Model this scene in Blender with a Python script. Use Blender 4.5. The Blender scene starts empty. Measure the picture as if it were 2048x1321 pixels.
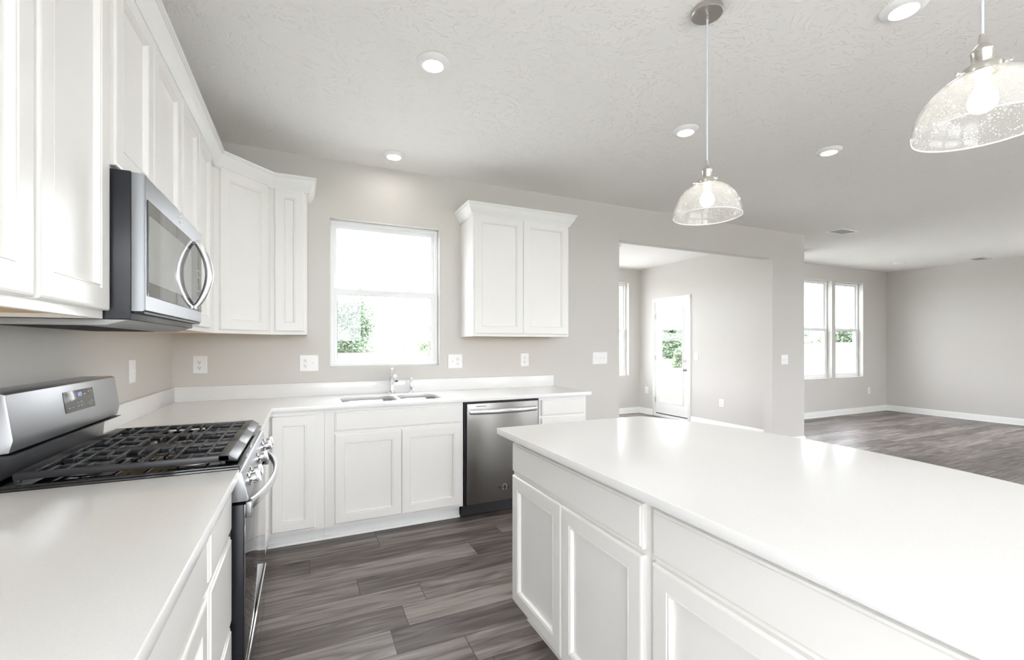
import bpy, bmesh, math, random
from mathutils import Vector, Matrix
R = math.radians
PI = math.pi
random.seed(7)
SC = bpy.context.scene
COL = SC.collection

# ------------------------------------------------------------------ camera, world, exposure
FPX, HOR, YAW, ZC = 895.3, 690.3, 0.4307, 1.3073
cd = bpy.data.cameras.new('camera')
cam = bpy.data.objects.new('camera', cd)
COL.objects.link(cam)
cam.location = (0, 0, ZC)
cam.rotation_euler = (R(90), 0, -YAW)
cd.sensor_fit = 'HORIZONTAL'
cd.sensor_width = 36.0
cd.lens = FPX / 2048 * 36.0
cd.shift_y = (HOR - 660.5) / 2048
cd.clip_start = 0.02
cd.clip_end = 2000
SC.camera = cam

SC.view_settings.view_transform = 'Standard'
SC.view_settings.look = 'None'
SC.view_settings.gamma = 1.0
SC.view_settings.use_curve_mapping = False
SC.view_settings.exposure = 1.55
SC.cycles.max_bounces = 14
SC.cycles.diffuse_bounces = 8
SC.cycles.glossy_bounces = 6
SC.cycles.transparent_max_bounces = 16
SC.cycles.sample_clamp_indirect = 6.0
SC.cycles.caustics_reflective = False
SC.cycles.caustics_refractive = False

SKY = 3.9
LAMP = 19.0
w = bpy.data.worlds.new('World')
SC.world = w
w.use_nodes = True
bg = w.node_tree.nodes['Background']
bg.inputs[0].default_value = (0.968, 0.980, 1.035, 1)
bg.inputs[1].default_value = SKY

# ------------------------------------------------------------------ key dimensions
H = 2.755                      # ceiling
XL, YW = -0.837, 3.763         # left wall face, kitchen back wall face
XN, YN = 5.875, 6.84           # nook right wall face, nook back wall face
XE = 5.978                     # end of kitchen back wall / great room side of partition
YF, XF = 5.018, 10.547         # great room window wall face, far right wall face
YB = -2.6                      # wall behind the camera
ZCT = 0.915                    # worktop height
XC, YC = -0.192, 3.140         # worktop front edges, left run and back run

# ------------------------------------------------------------------ materials
def new_mat(name):
    m = bpy.data.materials.new(name)
    m.use_nodes = True
    nt = m.node_tree
    return m, nt, nt.nodes['Principled BSDF']
def pmat(name, col, rough=0.5, metal=0.0, spec=0.5, coat=0.0, emit=None, es=0.0, aniso=0.0):
    m, nt, b = new_mat(name)
    b.inputs['Base Color'].default_value = (*col, 1)
    b.inputs['Roughness'].default_value = rough
    b.inputs['Metallic'].default_value = metal
    b.inputs['Specular IOR Level'].default_value = spec
    b.inputs['Coat Weight'].default_value = coat
    b.inputs['Anisotropic'].default_value = aniso
    if emit:
        b.inputs['Emission Color'].default_value = (*emit, 1)
        b.inputs['Emission Strength'].default_value = es
    return m
def N(nt, t, **kw):
    n = nt.nodes.new(t)
    for k, v in kw.items():
        setattr(n, k, v)
    return n
def math_(nt, op, a, b=None, c=None):
    n = N(nt, 'ShaderNodeMath', operation=op)
    for i, v in enumerate((a, b, c)):
        if v is None: continue
        if isinstance(v, (int, float)): n.inputs[i].default_value = v
        else: nt.links.new(v, n.inputs[i])
    return n.outputs[0]
def add_bump(m, scale, strength, dist=0.002, stretch=(1, 1, 1), detail=3.0, kind='noise'):
    nt = m.node_tree; b = nt.nodes['Principled BSDF']
    tc = N(nt, 'ShaderNodeTexCoord'); mp = N(nt, 'ShaderNodeMapping')
    mp.inputs['Scale'].default_value = stretch
    nt.links.new(tc.outputs['Object'], mp.inputs[0])
    if kind == 'noise':
        t = N(nt, 'ShaderNodeTexNoise'); t.inputs['Scale'].default_value = scale; t.inputs['Detail'].default_value = detail
        out = t.outputs['Fac']
    else:
        t = N(nt, 'ShaderNodeTexVoronoi'); t.inputs['Scale'].default_value = scale; out = t.outputs['Distance']
    nt.links.new(mp.outputs[0], t.inputs[0])
    bp = N(nt, 'ShaderNodeBump'); bp.inputs['Strength'].default_value = strength; bp.inputs['Distance'].default_value = dist
    nt.links.new(out, bp.inputs['Height']); nt.links.new(bp.outputs[0], b.inputs['Normal'])
    return m

WALL = add_bump(pmat('wall_paint', (0.63, 0.610, 0.583), 0.75, spec=0.25), 160, 0.15, 0.0006)
CEIL = pmat('ceiling_paint', (0.87, 0.86, 0.84), 0.85, spec=0.15)
def ceiling_bump(m):
    nt = m.node_tree; b = nt.nodes['Principled BSDF']
    tc = N(nt, 'ShaderNodeTexCoord')
    n1 = N(nt, 'ShaderNodeTexNoise'); n1.inputs['Scale'].default_value = 2.2; n1.inputs['Detail'].default_value = 2
    nt.links.new(tc.outputs['Object'], n1.inputs[0])
    mx = N(nt, 'ShaderNodeMix', data_type='VECTOR'); mx.inputs[0].default_value = 0.35
    nt.links.new(tc.outputs['Object'], mx.inputs[4]); nt.links.new(n1.outputs['Color'], mx.inputs[5])
    n2 = N(nt, 'ShaderNodeTexNoise'); n2.inputs['Scale'].default_value = 34; n2.inputs['Detail'].default_value = 5; n2.inputs['Distortion'].default_value = 1.6
    nt.links.new(mx.outputs[1], n2.inputs[0])
    rp = N(nt, 'ShaderNodeValToRGB'); rp.color_ramp.elements[0].position = 0.56; rp.color_ramp.elements[1].position = 0.66
    nt.links.new(n2.outputs['Fac'], rp.inputs[0])
    bp = N(nt, 'ShaderNodeBump'); bp.inputs['Strength'].default_value = 0.5; bp.inputs['Distance'].default_value = 0.004
    nt.links.new(rp.outputs[0], bp.inputs['Height']); nt.links.new(bp.outputs[0], b.inputs['Normal'])
ceiling_bump(CEIL)
CAB = pmat('cabinet_white', (0.83, 0.822, 0.80), 0.32, spec=0.4)
TRIM = pmat('trim_white', (0.84, 0.845, 0.83), 0.4, spec=0.4)
VINYL = pmat('window_vinyl', (0.86, 0.875, 0.88), 0.3, spec=0.4)
PANG = pmat('pan_grey', (0.42, 0.42, 0.42), 0.45)
GASK = pmat('gasket_grey', (0.35, 0.36, 0.36), 0.6)
PLATE = pmat('plate_white', (0.86, 0.86, 0.86), 0.3, spec=0.4)
MAPLE = add_bump(pmat('maple_ply', (0.70, 0.50, 0.29), 0.5), 30, 0.1, 0.0005, (1, 8, 1))
DARK = pmat('dark_gap', (0.012, 0.012, 0.014), 0.5)
BLACK = pmat('black_enamel', (0.010, 0.010, 0.012), 0.08, spec=0.6)
BLKSIDE = pmat('black_side', (0.012, 0.013, 0.018), 0.32, spec=0.4)
IRON = pmat('cast_iron', (0.022, 0.023, 0.026), 0.33, spec=0.5)
CHROME = pmat('chrome', (0.86, 0.87, 0.88), 0.06, 1.0)
NICKEL = pmat('brushed_nickel', (0.58, 0.56, 0.52), 0.28, 1.0)
SINKM = pmat('sink_steel', (0.66, 0.66, 0.65), 0.25, 1.0)
ALU = pmat('burner_aluminium', (0.72, 0.72, 0.71), 0.4, 1.0)
def steel(name, col, rough, stretch):
    m = pmat(name, col, rough, 1.0)
    return add_bump(m, 60, 0.06, 0.0004, stretch, 4)
STEEL = steel('stainless_steel', (0.48, 0.49, 0.51), 0.42, (1, 1, 30))
MWSTEEL = steel('stainless_microwave', (0.205, 0.211, 0.220), 0.38, (1, 1, 30))
STEELD = steel('stainless_dull', (0.30, 0.30, 0.31), 0.38, (1, 1, 1))
STEELH = steel('stainless_steel_handle', (0.78, 0.79, 0.81), 0.22, (1, 1, 1))
DWSTEEL = steel('stainless_dishwasher', (0.25, 0.242, 0.23), 0.30, (25, 25, 1))
OVENG = pmat('oven_glass', (0.008, 0.008, 0.010), 0.015)
OVENG.node_tree.nodes['Principled BSDF'].inputs['IOR'].default_value = 2.3
MWG = pmat('microwave_glass', (0.05, 0.05, 0.05), 0.03)
MWG.node_tree.nodes['Principled BSDF'].inputs['IOR'].default_value = 2.2
MWG2 = pmat('microwave_mesh', (0.30, 0.305, 0.30), 0.04)
MWG2.node_tree.nodes['Principled BSDF'].inputs['IOR'].default_value = 2.0
PANELG = pmat('display_panel', (0.13, 0.13, 0.125), 0.12)
INK = pmat('panel_ink', (0.55, 0.55, 0.53), 0.4)
BLUE = pmat('display_digits', (0.1, 0.12, 0.5), 0.4, emit=(0.25, 0.28, 1.0), es=0.9)
LAMPM = pmat('lamp_lens', (1, 1, 1), 0.4, emit=(1.0, 0.955, 0.89), es=LAMP)
BULB = pmat('bulb_glow', (1, 1, 1), 0.4, emit=(1.0, 0.955, 0.89), es=8.5)
CORD = pmat('cord_clear', (0.66, 0.70, 0.80), 0.25)
PAPER = pmat('paper', (0.8, 0.8, 0.8), 0.6)
LEAF = pmat('leaf', (0.11, 0.165, 0.095), 0.6)
LEAF2 = pmat('leaf_pale', (0.14, 0.19, 0.11), 0.6)
BARK = pmat('bark', (0.18, 0.14, 0.10), 0.8)
METALG = pmat('vent_metal', (0.80, 0.80, 0.78), 0.4)

def quartz():
    m, nt, b = new_mat('white_quartz')
    tc = N(nt, 'ShaderNodeTexCoord'); t = N(nt, 'ShaderNodeTexNoise')
    t.inputs['Scale'].default_value = 260; t.inputs['Detail'].default_value = 2
    nt.links.new(tc.outputs['Object'], t.inputs[0])
    rp = N(nt, 'ShaderNodeValToRGB')
    rp.color_ramp.elements[0].position = 0.35; rp.color_ramp.elements[0].color = (0.785, 0.785, 0.78, 1)
    rp.color_ramp.elements[1].position = 0.6; rp.color_ramp.elements[1].color = (0.81, 0.81, 0.805, 1)
    nt.links.new(t.outputs['Fac'], rp.inputs[0]); nt.links.new(rp.outputs[0], b.inputs['Base Color'])
    b.inputs['Roughness'].default_value = 0.12
    b.inputs['Specular IOR Level'].default_value = 0.42
    return m
QUARTZ = quartz()

def planks():
    m, nt, b = new_mat('vinyl_planks')
    tc = N(nt, 'ShaderNodeTexCoord'); sp = N(nt, 'ShaderNodeSeparateXYZ')
    nt.links.new(tc.outputs['Object'], sp.inputs[0])
    W, L = 0.178, 1.22
    x, y = sp.outputs[0], sp.outputs[1]
    yr = math_(nt, 'DIVIDE', math_(nt, 'ADD', y, 20.0 - 0.022), W)
    row = math_(nt, 'FLOOR', yr); fy = math_(nt, 'FRACT', yr)
    wn = N(nt, 'ShaderNodeTexWhiteNoise', noise_dimensions='1D'); nt.links.new(row, wn.inputs['W'])
    xr = math_(nt, 'ADD', math_(nt, 'DIVIDE', math_(nt, 'ADD', x, 20.0), L), wn.outputs['Value'])
    colm = math_(nt, 'FLOOR', xr); fx = math_(nt, 'FRACT', xr)
    cb = N(nt, 'ShaderNodeCombineXYZ'); nt.links.new(row, cb.inputs[0]); nt.links.new(colm, cb.inputs[1])
    w2 = N(nt, 'ShaderNodeTexWhiteNoise', noise_dimensions='3D'); nt.links.new(cb.outputs[0], w2.inputs['Vector'])
    # grain
    off = N(nt, 'ShaderNodeVectorMath', operation='MULTIPLY_ADD')
    nt.links.new(w2.outputs['Color'], off.inputs[0]); off.inputs[1].default_value = (9, 9, 9)
    nt.links.new(tc.outputs['Object'], off.inputs[2])
    mp = N(nt, 'ShaderNodeMapping'); mp.inputs['Scale'].default_value = (1.3, 13, 1)
    nt.links.new(off.outputs[0], mp.inputs[0])
    n1 = N(nt, 'ShaderNodeTexNoise'); n1.inputs['Scale'].default_value = 1.6; n1.inputs['Detail'].default_value = 6; n1.inputs['Distortion'].default_value = 1.0
    nt.links.new(mp.outputs[0], n1.inputs[0])
    mp2 = N(nt, 'ShaderNodeMapping'); mp2.inputs['Scale'].default_value = (2.5, 90, 1)
    nt.links.new(off.outputs[0], mp2.inputs[0])
    n2 = N(nt, 'ShaderNodeTexNoise'); n2.inputs['Scale'].default_value = 2; n2.inputs['Detail'].default_value = 4
    nt.links.new(mp2.outputs[0], n2.inputs[0])
    v = math_(nt, 'ADD', math_(nt, 'MULTIPLY', n1.outputs['Fac'], 0.75), math_(nt, 'MULTIPLY', n2.outputs['Fac'], 0.25))
    v = math_(nt, 'ADD', v, math_(nt, 'MULTIPLY', math_(nt, 'SUBTRACT', w2.outputs['Value'], 0.5), 0.22))
    rp = N(nt, 'ShaderNodeValToRGB'); e = rp.color_ramp.elements
    e[0].position = 0.30; e[0].color = (0.062, 0.050, 0.046, 1)
    e[1].position = 0.70; e[1].color = (0.345, 0.305, 0.285, 1)
    k = e.new(0.5); k.color = (0.170, 0.144, 0.134, 1)
    nt.links.new(v, rp.inputs[0])
    # seams
    s1 = math_(nt, 'LESS_THAN', math_(nt, 'MINIMUM', fy, math_(nt, 'SUBTRACT', 1.0, fy)), 0.0085)
    s2 = math_(nt, 'LESS_THAN', math_(nt, 'MINIMUM', fx, math_(nt, 'SUBTRACT', 1.0, fx)), 0.0013)
    s = math_(nt, 'MAXIMUM', s1, s2)
    mx = N(nt, 'ShaderNodeMix', data_type='RGBA'); nt.links.new(s, mx.inputs[0])
    nt.links.new(rp.outputs[0], mx.inputs[6]); mx.inputs[7].default_value = (0.045, 0.038, 0.036, 1)
    nt.links.new(mx.outputs[2], b.inputs['Base Color'])
    b.inputs['Roughness'].default_value = 0.38
    b.inputs['Specular IOR Level'].default_value = 0.35
    bp = N(nt, 'ShaderNodeBump'); bp.inputs['Strength'].default_value = 0.25; bp.inputs['Distance'].default_value = 0.001
    nt.links.new(math_(nt, 'SUBTRACT', v, math_(nt, 'MULTIPLY', s, 1.5)), bp.inputs['Height']); nt.links.new(bp.outputs[0], b.inputs['Normal'])
    return m
PLANK = planks()

def facing_fresnel(nt):
    # Schlick reflectance of thin glass, the same from both sides
    g = N(nt, 'ShaderNodeNewGeometry'); d = N(nt, 'ShaderNodeVectorMath', operation='DOT_PRODUCT')
    nt.links.new(g.outputs['Incoming'], d.inputs[0]); nt.links.new(g.outputs['Normal'], d.inputs[1])
    k = math_(nt, 'SUBTRACT', 1.0, math_(nt, 'ABSOLUTE', d.outputs['Value']))
    return math_(nt, 'MULTIPLY_ADD', math_(nt, 'POWER', k, 5.0), 0.96, 0.04)
def glass(name='window_glass', base=0.04):
    m = bpy.data.materials.new(name); m.use_nodes = True; nt = m.node_tree; nt.nodes.clear()
    o = N(nt, 'ShaderNodeOutputMaterial'); mx = N(nt, 'ShaderNodeMixShader')
    t = N(nt, 'ShaderNodeBsdfTransparent'); g = N(nt, 'ShaderNodeBsdfGlossy'); g.inputs['Roughness'].default_value = 0.0
    f = facing_fresnel(nt)
    t.inputs[0].default_value = (0.975, 0.985, 0.98, 1)
    nt.links.new(f, mx.inputs[0]); nt.links.new(t.outputs[0], mx.inputs[1]); nt.links.new(g.outputs[0], mx.inputs[2])
    nt.links.new(mx.outputs[0], o.inputs[0])
    return m
GLASS = glass()
def seeded():
    m = bpy.data.materials.new('seeded_glass'); m.use_nodes = True; nt = m.node_tree; nt.nodes.clear()
    o = N(nt, 'ShaderNodeOutputMaterial')
    tc = N(nt, 'ShaderNodeTexCoord')
    v = N(nt, 'ShaderNodeTexVoronoi'); v.inputs['Scale'].default_value = 150
    nt.links.new(tc.outputs['Object'], v.inputs[0])
    wn = N(nt, 'ShaderNodeTexNoise'); wn.inputs['Scale'].default_value = 30; nt.links.new(tc.outputs['Object'], wn.inputs[0])
    spot = math_(nt, 'LESS_THAN', math_(nt, 'ADD', v.outputs['Distance'], math_(nt, 'MULTIPLY', wn.outputs['Fac'], 0.6)), 0.50)
    t = N(nt, 'ShaderNodeBsdfTransparent'); t.inputs[0].default_value = (0.95, 0.95, 0.94, 1)
    g = N(nt, 'ShaderNodeBsdfGlossy'); g.inputs['Roughness'].default_value = 0.05
    tl = N(nt, 'ShaderNodeBsdfTranslucent'); tl.inputs[0].default_value = (0.9, 0.89, 0.87, 1)
    d = N(nt, 'ShaderNodeBsdfDiffuse'); d.inputs[0].default_value = (0.9, 0.9, 0.89, 1)
    glow_haze = N(nt, 'ShaderNodeMixShader'); glow_haze.inputs[0].default_value = 0.5  # whitish haze mixed into the clear glass to imitate the bulb's glow
    nt.links.new(tl.outputs[0], glow_haze.inputs[1]); nt.links.new(d.outputs[0], glow_haze.inputs[2])
    f = facing_fresnel(nt)
    m1 = N(nt, 'ShaderNodeMixShader')
    fac = math_(nt, 'MINIMUM', math_(nt, 'ADD', 0.13, math_(nt, 'MULTIPLY', spot, 0.5)), 1.0)
    nt.links.new(fac, m1.inputs[0]); nt.links.new(t.outputs[0], m1.inputs[1]); nt.links.new(glow_haze.outputs[0], m1.inputs[2])
    m2 = N(nt, 'ShaderNodeMixShader'); nt.links.new(f, m2.inputs[0]); nt.links.new(m1.outputs[0], m2.inputs[1]); nt.links.new(g.outputs[0], m2.inputs[2])
    nt.links.new(m2.outputs[0], o.inputs[0])
    return m
SEED = seeded()
RIM_GLINT = pmat('rim_glint', (0.92, 0.92, 0.90), 0.15)  # near-white ring colour stands in for the glint along the clear rim
def grass():
    m, nt, b = new_mat('field_grass')
    tc = N(nt, 'ShaderNodeTexCoord'); t = N(nt, 'ShaderNodeTexNoise'); t.inputs['Scale'].default_value = 0.12; t.inputs['Detail'].default_value = 8
    nt.links.new(tc.outputs['Object'], t.inputs[0])
    rp = N(nt, 'ShaderNodeValToRGB'); e = rp.color_ramp.elements
    e[0].position = 0.35; e[0].color = (0.085, 0.100, 0.065, 1); e[1].position = 0.65; e[1].color = (0.125, 0.125, 0.10, 1)
    nt.links.new(t.outputs['Fac'], rp.inputs[0]); nt.links.new(rp.outputs[0], b.inputs['Base Color'])
    b.inputs['Roughness'].default_value = 0.95; b.inputs['Specular IOR Level'].default_value = 0.1
    return m
GRASS = grass()

# ------------------------------------------------------------------ mesh builder
class Frame:
    """local u (along the front), z (up), w (out of the front)"""
    def __init__(s, o, u, n):
        s.o = Vector(o); s.u = Vector((*u, 0)).normalized(); s.n = Vector((*n, 0)).normalized()
    def p(s, u, z, w=0.0):
        return s.o + s.u * u + s.n * w + Vector((0, 0, z))
WORLD = Frame((0, 0, 0), (1, 0), (0, 1))     # p(x, z, y)

class MB:
    def __init__(s): s.v = []; s.f = []
    def quadbox(s, pts):
        n = len(s.v); s.v += [Vector(p) for p in pts]
        for f in ((0, 3, 2, 1), (4, 5, 6, 7), (0, 1, 5, 4), (1, 2, 6, 5), (2, 3, 7, 6), (3, 0, 4, 7)):
            s.f.append(tuple(n + i for i in f))
        return s
    def box(s, x0, x1, y0, y1, z0, z1):
        return s.quadbox([(x0, y0, z0), (x1, y0, z0), (x1, y1, z0), (x0, y1, z0), (x0, y0, z1), (x1, y0, z1), (x1, y1, z1), (x0, y1, z1)])
    def fbox(s, F, u0, u1, z0, z1, w0, w1):
        return s.quadbox([F.p(u0, z0, w0), F.p(u1, z0, w0), F.p(u1, z0, w1), F.p(u0, z0, w1), F.p(u0, z1, w0), F.p(u1, z1, w0), F.p(u1, z1, w1), F.p(u0, z1, w1)])
    def panel(s, F, u0, u1, z0, z1, prof, back=True):
        """nested rectangles: prof = [(inset, w), ...] from the back edge to the centre"""
        loops = []
        for i, wv in prof:
            n = len(s.v)
            s.v += [F.p(u0 + i, z0 + i, wv), F.p(u1 - i, z0 + i, wv), F.p(u1 - i, z1 - i, wv), F.p(u0 + i, z1 - i, wv)]
            loops.append(n)
        for a, b in zip(loops, loops[1:]):
            for k in range(4):
                j = (k + 1) % 4
                s.f.append((a + k, a + j, b + j, b + k))
        s.f.append(tuple(loops[-1] + k for k in range(4)))
        if back: s.f.append(tuple(loops[0] + k for k in (3, 2, 1, 0)))
        return s
    def ring(s, F, u0, u1, z0, z1, t, w0, w1, tb=None, tt=None):
        """rectangular frame: side width t, bottom tb, top tt"""
        tb = t if tb is None else tb; tt = t if tt is None else tt
        n = len(s.v)
        for wv in (w0, w1):
            s.v += [F.p(u0, z0, wv), F.p(u1, z0, wv), F.p(u1, z1, wv), F.p(u0, z1, wv)]
            s.v += [F.p(u0 + t, z0 + tb, wv), F.p(u1 - t, z0 + tb, wv), F.p(u1 - t, z1 - tt, wv), F.p(u0 + t, z1 - tt, wv)]
        for k in range(4):
            j = (k + 1) % 4
            s.f.append((n + 8 + k, n + 8 + j, n + 12 + j, n + 12 + k))
            s.f.append((n + k, n + 4 + k, n + 4 + j, n + j))
            s.f.append((n + k, n + j, n + 8 + j, n + 8 + k))
            s.f.append((n + 4 + k, n + 12 + k, n + 12 + j, n + 4 + j))
        return s
    def prism(s, poly, f0, f1):
        """poly of 2-tuples; f0/f1 map (a, b) -> 3D"""
        n = len(s.v); k = len(poly)
        s.v += [Vector(f0(*p)) for p in poly] + [Vector(f1(*p)) for p in poly]
        s.f.append(tuple(n + i for i in range(k))[::-1]); s.f.append(tuple(n + k + i for i in range(k)))
        for i in range(k):
            j = (i + 1) % k
            s.f.append((n + i, n + j, n + k + j, n + k + i))
        return s
    def tube(s, pts, r, seg=12, caps=True, sx=1.0, up=None):
        """r: radius or list; sx: stretch of the section along the frame's second axis"""
        pts = [Vector(p) for p in pts]; m = len(pts)
        rs = r if isinstance(r, (list, tuple)) else [r] * m
        n0 = len(s.v); prev = None
        for i, p in enumerate(pts):
            t = (pts[min(i + 1, m - 1)] - pts[max(i - 1, 0)]).normalized()
            if up is not None: a = Vector(up) - t * t.dot(Vector(up))
            elif prev is None: a = t.orthogonal()
            else: a = prev - t * t.dot(prev)
            a.normalize(); prev = a; b = t.cross(a)
            for k in range(seg):
                q = 2 * PI * k / seg
                s.v.append(p + a * math.cos(q) * rs[i] * sx + b * math.sin(q) * rs[i])
        for i in range(m - 1):
            for k in range(seg):
                j = (k + 1) % seg; a = n0 + i * seg; b = a + seg
                s.f.append((a + k, a + j, b + j, b + k))
        if caps:
            s.f.append(tuple(n0 + k for k in range(seg))[::-1]); s.f.append(tuple(n0 + (m - 1) * seg + k for k in range(seg)))
        return s
    def lathe(s, c, prof, seg=32, axis=(0, 0, 1), close=False):
        """prof = [(r, h)]; r 0 makes a pole"""
        c = Vector(c); ax = Vector(axis).normalized(); a = ax.orthogonal().normalized(); b = ax.cross(a)
        rows = []
        for r, h in prof:
            n = len(s.v)
            if r < 1e-6:
                s.v.append(c + ax * h); rows.append((n, 1))
            else:
                for k in range(seg):
                    q = 2 * PI * k / seg
                    s.v.append(c + ax * h + a * math.cos(q) * r + b * math.sin(q) * r)
                rows.append((n, seg))
        prs = list(zip(rows, rows[1:])) + ([(rows[-1], rows[0])] if close else [])
        for (n0, c0), (n1, c1) in prs:
            for k in range(seg):
                j = (k + 1) % seg
                if c0 == 1 and c1 == 1: continue
                if c0 == 1: s.f.append((n0, n1 + j, n1 + k))
                elif c1 == 1: s.f.append((n0 + k, n0 + j, n1))
                else: s.f.append((n0 + k, n0 + j, n1 + j, n1 + k))
        return s
    def sweep(s, path, prof, closed_ends=True):
        """path: plan points, outward side on the right of travel; prof = closed loop of (out, z)"""
        P = [Vector((*p, 0)) for p in path]; m = len(P); n0 = len(s.v); k = len(prof)
        for i in range(m):
            d0 = (P[i] - P[i - 1]).normalized() if i else None
            d1 = (P[i + 1] - P[i]).normalized() if i < m - 1 else None
            if d0 is None: d0 = d1
            if d1 is None: d1 = d0
            n_0 = Vector((d0.y, -d0.x, 0)); n_1 = Vector((d1.y, -d1.x, 0))
            mm = (n_0 + n_1).normalized(); sc = 1 / max(0.2, mm.dot(n_0))
            for o, z in prof:
                s.v.append(P[i] + mm * (o * sc) + Vector((0, 0, z)))
        for i in range(m - 1):
            for a in range(k):
                b = (a + 1) % k
                s.f.append((n0 + i * k + a, n0 + (i + 1) * k + a, n0 + (i + 1) * k + b, n0 + i * k + b))
        if closed_ends:
            s.f.append(tuple(n0 + a for a in range(k))[::-1]); s.f.append(tuple(n0 + (m - 1) * k + a for a in range(k)))
        return s
    def grid(s, us, vs, holes, f, t0, t1):
        """plate of cells with rectangular holes; f(u, v, t) -> 3D"""
        us = sorted(set(us) | {h[0] for h in holes} | {h[1] for h in holes}); vs = sorted(set(vs) | {h[2] for h in holes} | {h[3] for h in holes})
        nu, nv = len(us), len(vs); n0 = len(s.v)
        for t in (t0, t1):
            for v in vs:
                for u in us: s.v.append(Vector(f(u, v, t)))
        def solid(i, j):
            if i < 0 or j < 0 or i >= nu - 1 or j >= nv - 1: return False
            cu, cv = (us[i] + us[i + 1]) / 2, (vs[j] + vs[j + 1]) / 2
            return not any(a < cu < b and c < cv < d for a, b, c, d in holes)
        ix = lambda i, j, t: n0 + t * nu * nv + j * nu + i
        for j in range(nv - 1):
            for i in range(nu - 1):
                if not solid(i, j): continue
                s.f.append((ix(i, j, 0), ix(i, j + 1, 0), ix(i + 1, j + 1, 0), ix(i + 1, j, 0)))
                s.f.append((ix(i, j, 1), ix(i + 1, j, 1), ix(i + 1, j + 1, 1), ix(i, j + 1, 1)))
                for di, dj, a, b in ((0, -1, (i, j), (i + 1, j)), (0, 1, (i + 1, j + 1), (i, j + 1)), (-1, 0, (i, j + 1), (i, j)), (1, 0, (i + 1, j), (i + 1, j + 1))):
                    if not solid(i + di, j + dj):
                        s.f.append((ix(*a, 0), ix(*b, 0), ix(*b, 1), ix(*a, 1)))
        return s
    def mesh(s, name, off=Vector((0, 0, 0)), bevel=0.0, seg=2, smooth=40):
        me = bpy.data.meshes.new(name)
        me.from_pydata([tuple(v - off) for v in s.v], [], s.f)
        bm = bmesh.new(); bm.from_mesh(me)
        used = [v for v in bm.verts if not v.link_faces]
        bmesh.ops.delete(bm, geom=used, context='VERTS')
        bmesh.ops.recalc_face_normals(bm, faces=bm.faces)
        if bevel > 0:
            es = [e for e in bm.edges if len(e.link_faces) == 2 and e.calc_face_angle(0) > R(25)]
            bmesh.ops.bevel(bm, geom=es, offset=bevel, segments=seg, affect='EDGES', profile=0.5, clamp_overlap=True)
        bm.to_mesh(me); bm.free()
        if smooth:
            for p in me.polygons: p.use_smooth = True
            me.set_sharp_from_angle(angle=R(smooth))
        return me

def world_off(o):
    v = Vector((0, 0, 0))
    while o is not None: v += o.location; o = o.parent
    return v
def tag(o, label=None, cat=None, group=None, kind=None):
    if label: o['label'] = label
    if cat: o['category'] = cat
    if group: o['group'] = group
    if kind: o['kind'] = kind
    return o
def thing(name, loc, label, cat, group=None, kind=None):
    o = bpy.data.objects.new(name, None); o.location = loc; o.empty_display_size = 0.1; COL.objects.link(o)
    return tag(o, label, cat, group, kind)
def part(name, mb, mat, parent=None, bevel=0.0, seg=2, smooth=40, label=None):
    """world-space geometry -> one object, under parent if given"""
    me = mb.mesh(name, world_off(parent), bevel, seg, smooth)
    me.materials.append(mat)
    o = bpy.data.objects.new(name, me); o.parent = parent; COL.objects.link(o)
    if label: o['label'] = label
    return o
def solo(name, mb, mat, label, cat, group=None, kind=None, origin=None, **kw):
    """a thing that is one mesh, origin at its base"""
    xs = [v.x for v in mb.v]; ys = [v.y for v in mb.v]; zs = [v.z for v in mb.v]
    c = Vector(((min(xs) + max(xs)) / 2, (min(ys) + max(ys)) / 2, min(zs)))
    me = mb.mesh(name, c, **kw); me.materials.append(mat)
    o = bpy.data.objects.new(name, me); o.location = c; COL.objects.link(o)
    return tag(o, label, cat, group, kind)
def struct(name, mb, mat, label=None, **kw):
    me = mb.mesh(name, **kw); me.materials.append(mat)
    o = bpy.data.objects.new(name, me); COL.objects.link(o)
    return tag(o, label, None, None, 'structure')
def curve_plate(name, loops, z0, z1, bevel=0.0):
    """flat plate with curved outline and holes, world coordinates (mesh datablock)"""
    cu = bpy.data.curves.new(name, 'CURVE'); cu.dimensions = '2D'; cu.fill_mode = 'BOTH'
    for lp in loops:
        sp = cu.splines.new('POLY'); sp.points.add(len(lp) - 1); sp.use_cyclic_u = True
        for i, (x, y) in enumerate(lp): sp.points[i].co = (x, y, 0, 1)
    cu.extrude = (z1 - z0) / 2 - bevel; cu.bevel_depth = bevel; cu.bevel_resolution = 1
    cu.offset = -bevel
    ob = bpy.data.objects.new(name, cu); COL.objects.link(ob)
    dg = bpy.context.evaluated_depsgraph_get()
    me = bpy.data.meshes.new_from_object(ob.evaluated_get(dg))
    bpy.data.objects.remove(ob); bpy.data.curves.remove(cu)
    me.transform(Matrix.Translation((0, 0, (z0 + z1) / 2)))
    for p in me.polygons: p.use_smooth = True
    me.set_sharp_from_angle(angle=R(30))
    return me
def rrect(x0, x1, y0, y1, r, n=6):
    out = []
    for cx, cy, a in ((x1 - r, y0 + r, -90), (x1 - r, y1 - r, 0), (x0 + r, y1 - r, 90), (x0 + r, y0 + r, 180)):
        for k in range(n + 1):
            q = R(a + 90 * k / n); out.append((cx + r * math.cos(q), cy + r * math.sin(q)))
    return out
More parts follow.
